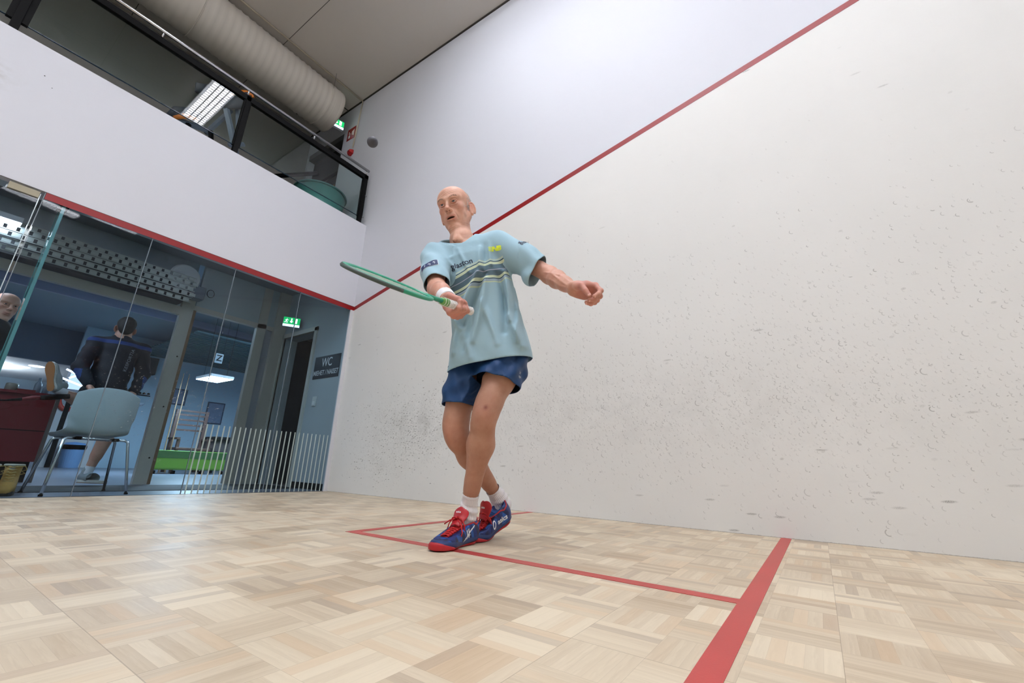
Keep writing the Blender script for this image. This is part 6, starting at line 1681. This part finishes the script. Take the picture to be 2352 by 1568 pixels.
# ================================================================ PEOPLE BEHIND THE GLASS
def simple_person(name_label, J, cols, rz_head, h=.0075, old=False, hair=None):
    """J: world joints; cols: colours of jacket, shorts, shoes. One continuous skin body with clothes over it."""
    t = empty('person', tuple(J['base']), 0, name_label, 'person'); b0 = vv(*J['base'])
    g = {k: (vv(*v) - b0) for k, v in J.items() if k != 'base'}
    V_ = Vol(); f = nrm(J_face := vv(*rz_head)); r_ = nrm(np.cross(f, (0, 0, 1))); u_ = np.cross(r_, f)
    Mh = np.eye(4); Mh[:3, 0] = r_; Mh[:3, 1] = f; Mh[:3, 2] = u_; Mh[:3, 3] = g['head']
    PH_ = head_vol(V_, Mh, .96, young=not old, mouth=0.0 if not old else .0015)
    V_.rc(g['head'] - u_ * .04, g['neck'], .052, .060, .03)
    V_.rc(g['neck'] - vv(0, 0, .06), g['pelvis'] + vv(0, 0, .1), .11, .13, .05); V_.rc(g['shA'], g['shB'], .055, .055, .04); V_.ell(g['pelvis'], (.15, .11, .12), .05)
    for s in 'AB':
        V_.chain([g['sh' + s], g['el' + s], g['wr' + s]], [.052, .040, .027], .03)
        if 'hip' + s in g: V_.chain([g['hip' + s], g['kn' + s], g['an' + s]], [.085, .055, .036], .03); V_.rc(g['kn' + s] + (g['an' + s] - g['kn' + s]) * .15, g['kn' + s] + (g['an' + s] - g['kn' + s]) * .5, .055, .045, .03)
        hand(V_, g['wr' + s], g['wr' + s] - g['el' + s], vv(0, .3, 1) if s == 'A' else vv(0, -1, .2), 1 if s == 'A' else -1, [(30, 40, 25)] * 4)
    pts = np.array(list(g.values())); lo = pts.min(0) - .17; hi = pts.max(0) + .17; lo[2] = max(lo[2], -.0)
    hp_ = V_.mesh(g['head'] - .15, g['head'] + .15, .0032)
    hp_ = cull(*hp_, lambda c, n: c[:, 2] < g['head'][2] - .135)
    bp_ = V_.mesh(lo, hi, h); bp_ = cull(*bp_, lambda c, n: c[:, 2] > g['head'][2] - .125)
    base = rgb((206, 156, 134))[:3]
    def colf(V):
        C = np.tile(np.array(base), (len(V), 1)); m_ = V[:, 2] > g['head'][2] - .13; C[m_] = head_colors(V[m_], None, Mh, .96, base, old=False); return np.concatenate([C, np.ones((len(V), 1))], 1)
    body_ = vol_obj('body', [bp_, hp_], M_SKIN, t, colors=colf)
    eye_mesh(Mh, .96, PH_, t)
    # jacket
    Jk = Vol(); Jk.rc(g['neck'] - vv(0, 0, .13), g['pelvis'] + vv(0, 0, .06), .165, .16, .04); Jk.rc(g['shA'], g['neck'] - vv(0, 0, .05), .075, .07, .05); Jk.rc(g['shB'], g['neck'] - vv(0, 0, .05), .075, .07, .05)
    Jk.rc(g['neck'] - vv(0, 0, .04), g['neck'] + vv(0, 0, .015), .075, .070, .03)
    for s in 'AB': Jk.chain([g['sh' + s], g['el' + s], g['el' + s] + (g['wr' + s] - g['el' + s]) * .85], [.075, .062, .048], .03)
    def jpost(F, X, Y, Z): return np.maximum(F + .006 * np.sin(X * 34 + Z * 41) * np.sin(Y * 20 + Z * 15), g['pelvis'][2] - .03 - Z)
    jv, jq = Jk.mesh(lo, hi, h, jpost); jv = relax(jv, jq, 1)
    def yoke(V): return V[:, 2] - (g['neck'][2])
    jm, nt, bb = new_mat('jacket_cloth'); a1 = nt.nodes.new('ShaderNodeAttribute'); a1.attribute_name = 'yoke'; st = N(nt, a1.outputs['Fac'])
    a2 = nt.nodes.new('ShaderNodeAttribute'); a2.attribute_name = 'arm'; ar = N(nt, a2.outputs['Fac'])
    c = mixcol(nt, st.gt(-.075) * st.lt(-.035) * cols.get('band', 1.0), rgb(cols['jacket']), rgb(cols['accent'])); c = mixcol(nt, ar.gt(.5), c, rgb(cols['accent'])); nt.links.new(c, bb.inputs['Base Color']); bb.inputs['Roughness'].default_value = .8
    def armf(V):
        o = np.zeros(len(V))
        for s in 'AB': o += (seg_d(V, g['el' + s], g['wr' + s]) < .06) * (V[:, 0] * (1 if s == 'B' else -1) > (g['el' + s][0] * (1 if s == 'B' else -1)) - .01) * (np.abs((V - g['el' + s])[:, 2]) < .26) * cols.get('arm', 1.0)
        return o
    jk = vol_obj('jacket', [(jv, jq)], jm, t, attrs={'yoke': yoke, 'arm': armf})
    if 'hipA' in g:
        Sh = Vol(); Sh.ell(g['pelvis'], (.175, .135, .13), .04)
        for s in 'AB': Sh.rc(g['hip' + s], g['hip' + s] + (g['kn' + s] - g['hip' + s]) * cols['len'], .105, .088 if cols['len'] < .9 else .07, .03)
        if cols['len'] > .9:
            for s in 'AB': Sh.rc(g['kn' + s], g['an' + s] + vv(0, 0, .03), .075, .060, .03)
        sv_, sq2 = Sh.mesh(lo, hi, h); vol_obj('shorts' if cols['len'] < .9 else 'trousers', [(sv_, sq2)], mat('dark_shorts_' + str(cols['jacket'][0]), cols['shorts'], .7), t)
        for s in 'AB':
            a_ = g['an' + s]; d_ = nrm(cols['foot' + s]); up_ = nrm(g['kn' + s] - a_)
            if cols['len'] < .9:
                Sk = Vol().rc(a_ + up_ * .10, a_, .040, .040, .01).plane(a_ + up_ * .105, up_); vol_obj('sock', [Sk.mesh(a_ - .16, a_ + .16, .006)], mat('white_sock', (232, 230, 234), .9), t)
            he = a_ - up_ * .075 - d_ * .045; X_ = nrm(np.cross(d_, up_)); U2 = np.cross(X_, d_)
            so = Vol(); so.rc(he + d_ * .03 + U2 * .045, he + d_ * .12 + U2 * .045, .040, .043, .02).rc(he + d_ * .12 + U2 * .042, he + d_ * .235 + U2 * .030, .042, .038, .03).rc(he + d_ * .045 + U2 * .06, he + d_ * .055 + U2 * .115, .040, .042, .02)
            shoe_ = vol_obj('shoe', [so.plane(he + U2 * .012, -U2).mesh(he - .12, he + .34 if False else he + .30, .005)], mat('grey_shoe', (150, 158, 160), .6, noise=.1, nscale=60), t)
            ol = outline(); mb = MB(); n_ = len(ol)
            mb.add([he + X_ * x + d_ * y + U2 * z for z in (-.004, .022) for (x, y) in ol], [tuple(range(n_ - 1, -1, -1)), tuple(range(n_, 2 * n_))] + [(i, (i + 1) % n_, n_ + (i + 1) % n_, n_ + i) for i in range(n_)])
            mb.build('sole', mat('pale_sole', (206, 204, 196), .5), shoe_, bevel=.003)
            mb = MB(); mb.add([he + X_ * x * .92 + d_ * y + U2 * z for z in (-.008, -.003) for (x, y) in ol], [tuple(range(n_ - 1, -1, -1)), tuple(range(n_, 2 * n_))] + [(i, (i + 1) % n_, n_ + (i + 1) % n_, n_ + i) for i in range(n_)])
            mb.build('tread', mat('gum_tread', (170, 110, 60), .6), shoe_)
    if hair:
        Hv = Vol(); R3 = Mh[:3, :3]; T3 = Mh[:3, 3]
        Hv.ell(T3 + R3 @ vv(0, -.030, .048), (.082, .098, .080), .02, R=R3); Hv.ell(T3 + R3 @ vv(0, -.07, -.01), (.066, .050, .065), .03, R=R3)
        Hv.plane(T3 + R3 @ vv(0, .045, .03), R3 @ nrm((0, 1, -.35)))
        hv_, hq_ = Hv.mesh(T3 - .16, T3 + .16, .0045); hv_ = hv_ + (vnoise(hv_, 160, 3) * .0022)[:, None] * nrm((.3, -.5, .4))
        vol_obj('hair', [(hv_, hq_)], mat('dark_hair', hair, .6, noise=.3, nscale=90, bump=1.0, bscale=260), t)
    return t, jk, g
P2, jk2, g2 = simple_person('man from behind in a black and blue jacket and shorts, one foot lifted behind him', dict(
    base=(-1.76, 1.42, 0), head=(-1.80, 1.42, 1.600), neck=(-1.795, 1.43, 1.475), pelvis=(-1.80, 1.42, .93), shA=(-1.99, 1.42, 1.385), shB=(-1.60, 1.43, 1.405), elA=(-2.06, 1.36, 1.12), elB=(-1.53, 1.44, 1.14),
    wrA=(-1.965, 1.25, .93), wrB=(-1.60, 1.32, .92), hipA=(-1.90, 1.42, .88), hipB=(-1.71, 1.42, .88), knA=(-1.93, 1.46, .52 + .26), knB=(-1.68, 1.42, .47), anA=(-2.165, 1.30, .865), anB=(-1.735, 1.46, .105)),
    dict(jacket=(20, 22, 34), accent=(30, 58, 120), shorts=(18, 20, 26), len=.62, footA=(-.25, .1, .95), footB=(.55, -.80, 0), arm=1.0), (.10, .99, .02), hair=(44, 36, 32))
bk = BVHTree.FromObject(jk2, bpy.context.evaluated_depsgraph_get())
tv, tf = text_mesh('KESPORTIA', .045, 0, .0004, 1.1)
print_on(bk, [tuple(v) for v in tv], tf, vv(.04, -.02, 1.25), (.10, 0, 1), (-1, 0, .10), mat('jacket_print', (120, 126, 140), .6), 'back_lettering', jk2, lift=.004, back=.35)
P3, jk3, g3 = simple_person('bald man in a black jacket watching through the glass at the left photo edge', dict(
    base=(-2.82, .98, 0), head=(-2.715, .92, 1.465), neck=(-2.765, .96, 1.345), pelvis=(-2.88, .99, .90), shA=(-3.00, 1.05, 1.27), shB=(-2.70, .88, 1.21), elA=(-3.14, 1.0, 1.02), elB=(-2.80, .80, 1.02),
    wrA=(-3.05, .84, .84), wrB=(-2.92, .72, .86), hipA=(-3.02, 1.02, .86), hipB=(-2.84, .95, .86), knA=(-3.03, .98, .48), knB=(-2.86, .92, .48), anA=(-3.04, 1.04, .085), anB=(-2.86, .99, .085)),
    dict(jacket=(16, 17, 20), accent=(16, 17, 20), shorts=(22, 24, 30), len=1.0, footA=(-.3, -.9, 0), footB=(.1, -.95, 0), arm=0.0, band=0.0), (.30, -.95, -.10), old=True)
# dark racket with red bands held low by the man
rk2 = empty('racket', (-2.32, 1.25, .765), 0, 'dark racket with red bands stretching left of the raised foot', 'racket')
MB().tube([(.24, 0, .05), (.12, 0, .025), (.05, 0, .01)], [.022, .026, .020], 8).build('grip', M_BLACKM, rk2, smooth=True)
MB().tube([(.05, 0, .01), (.0, 0, .0), (-.06, 0, -.02)], [.016, .020, .012], 8).build('red_band', mat('band_red', (120, 22, 26), .6), rk2, smooth=True)
MB().tube([(-.06, 0, -.02), (-.16, 0, -.045), (-.24, 0, -.05)], [.014, .007, .006], 8).build('shaft', M_BLACKM, rk2, smooth=True)
MB().tube([(-.40 + .16 * math.cos(a), .10 * math.sin(a), -.06 - .01 * math.cos(a)) for a in [2 * PI * k / 40 for k in range(40)]], .006, 6, closed=True).build('hoop', M_BLACKM, rk2, smooth=True)
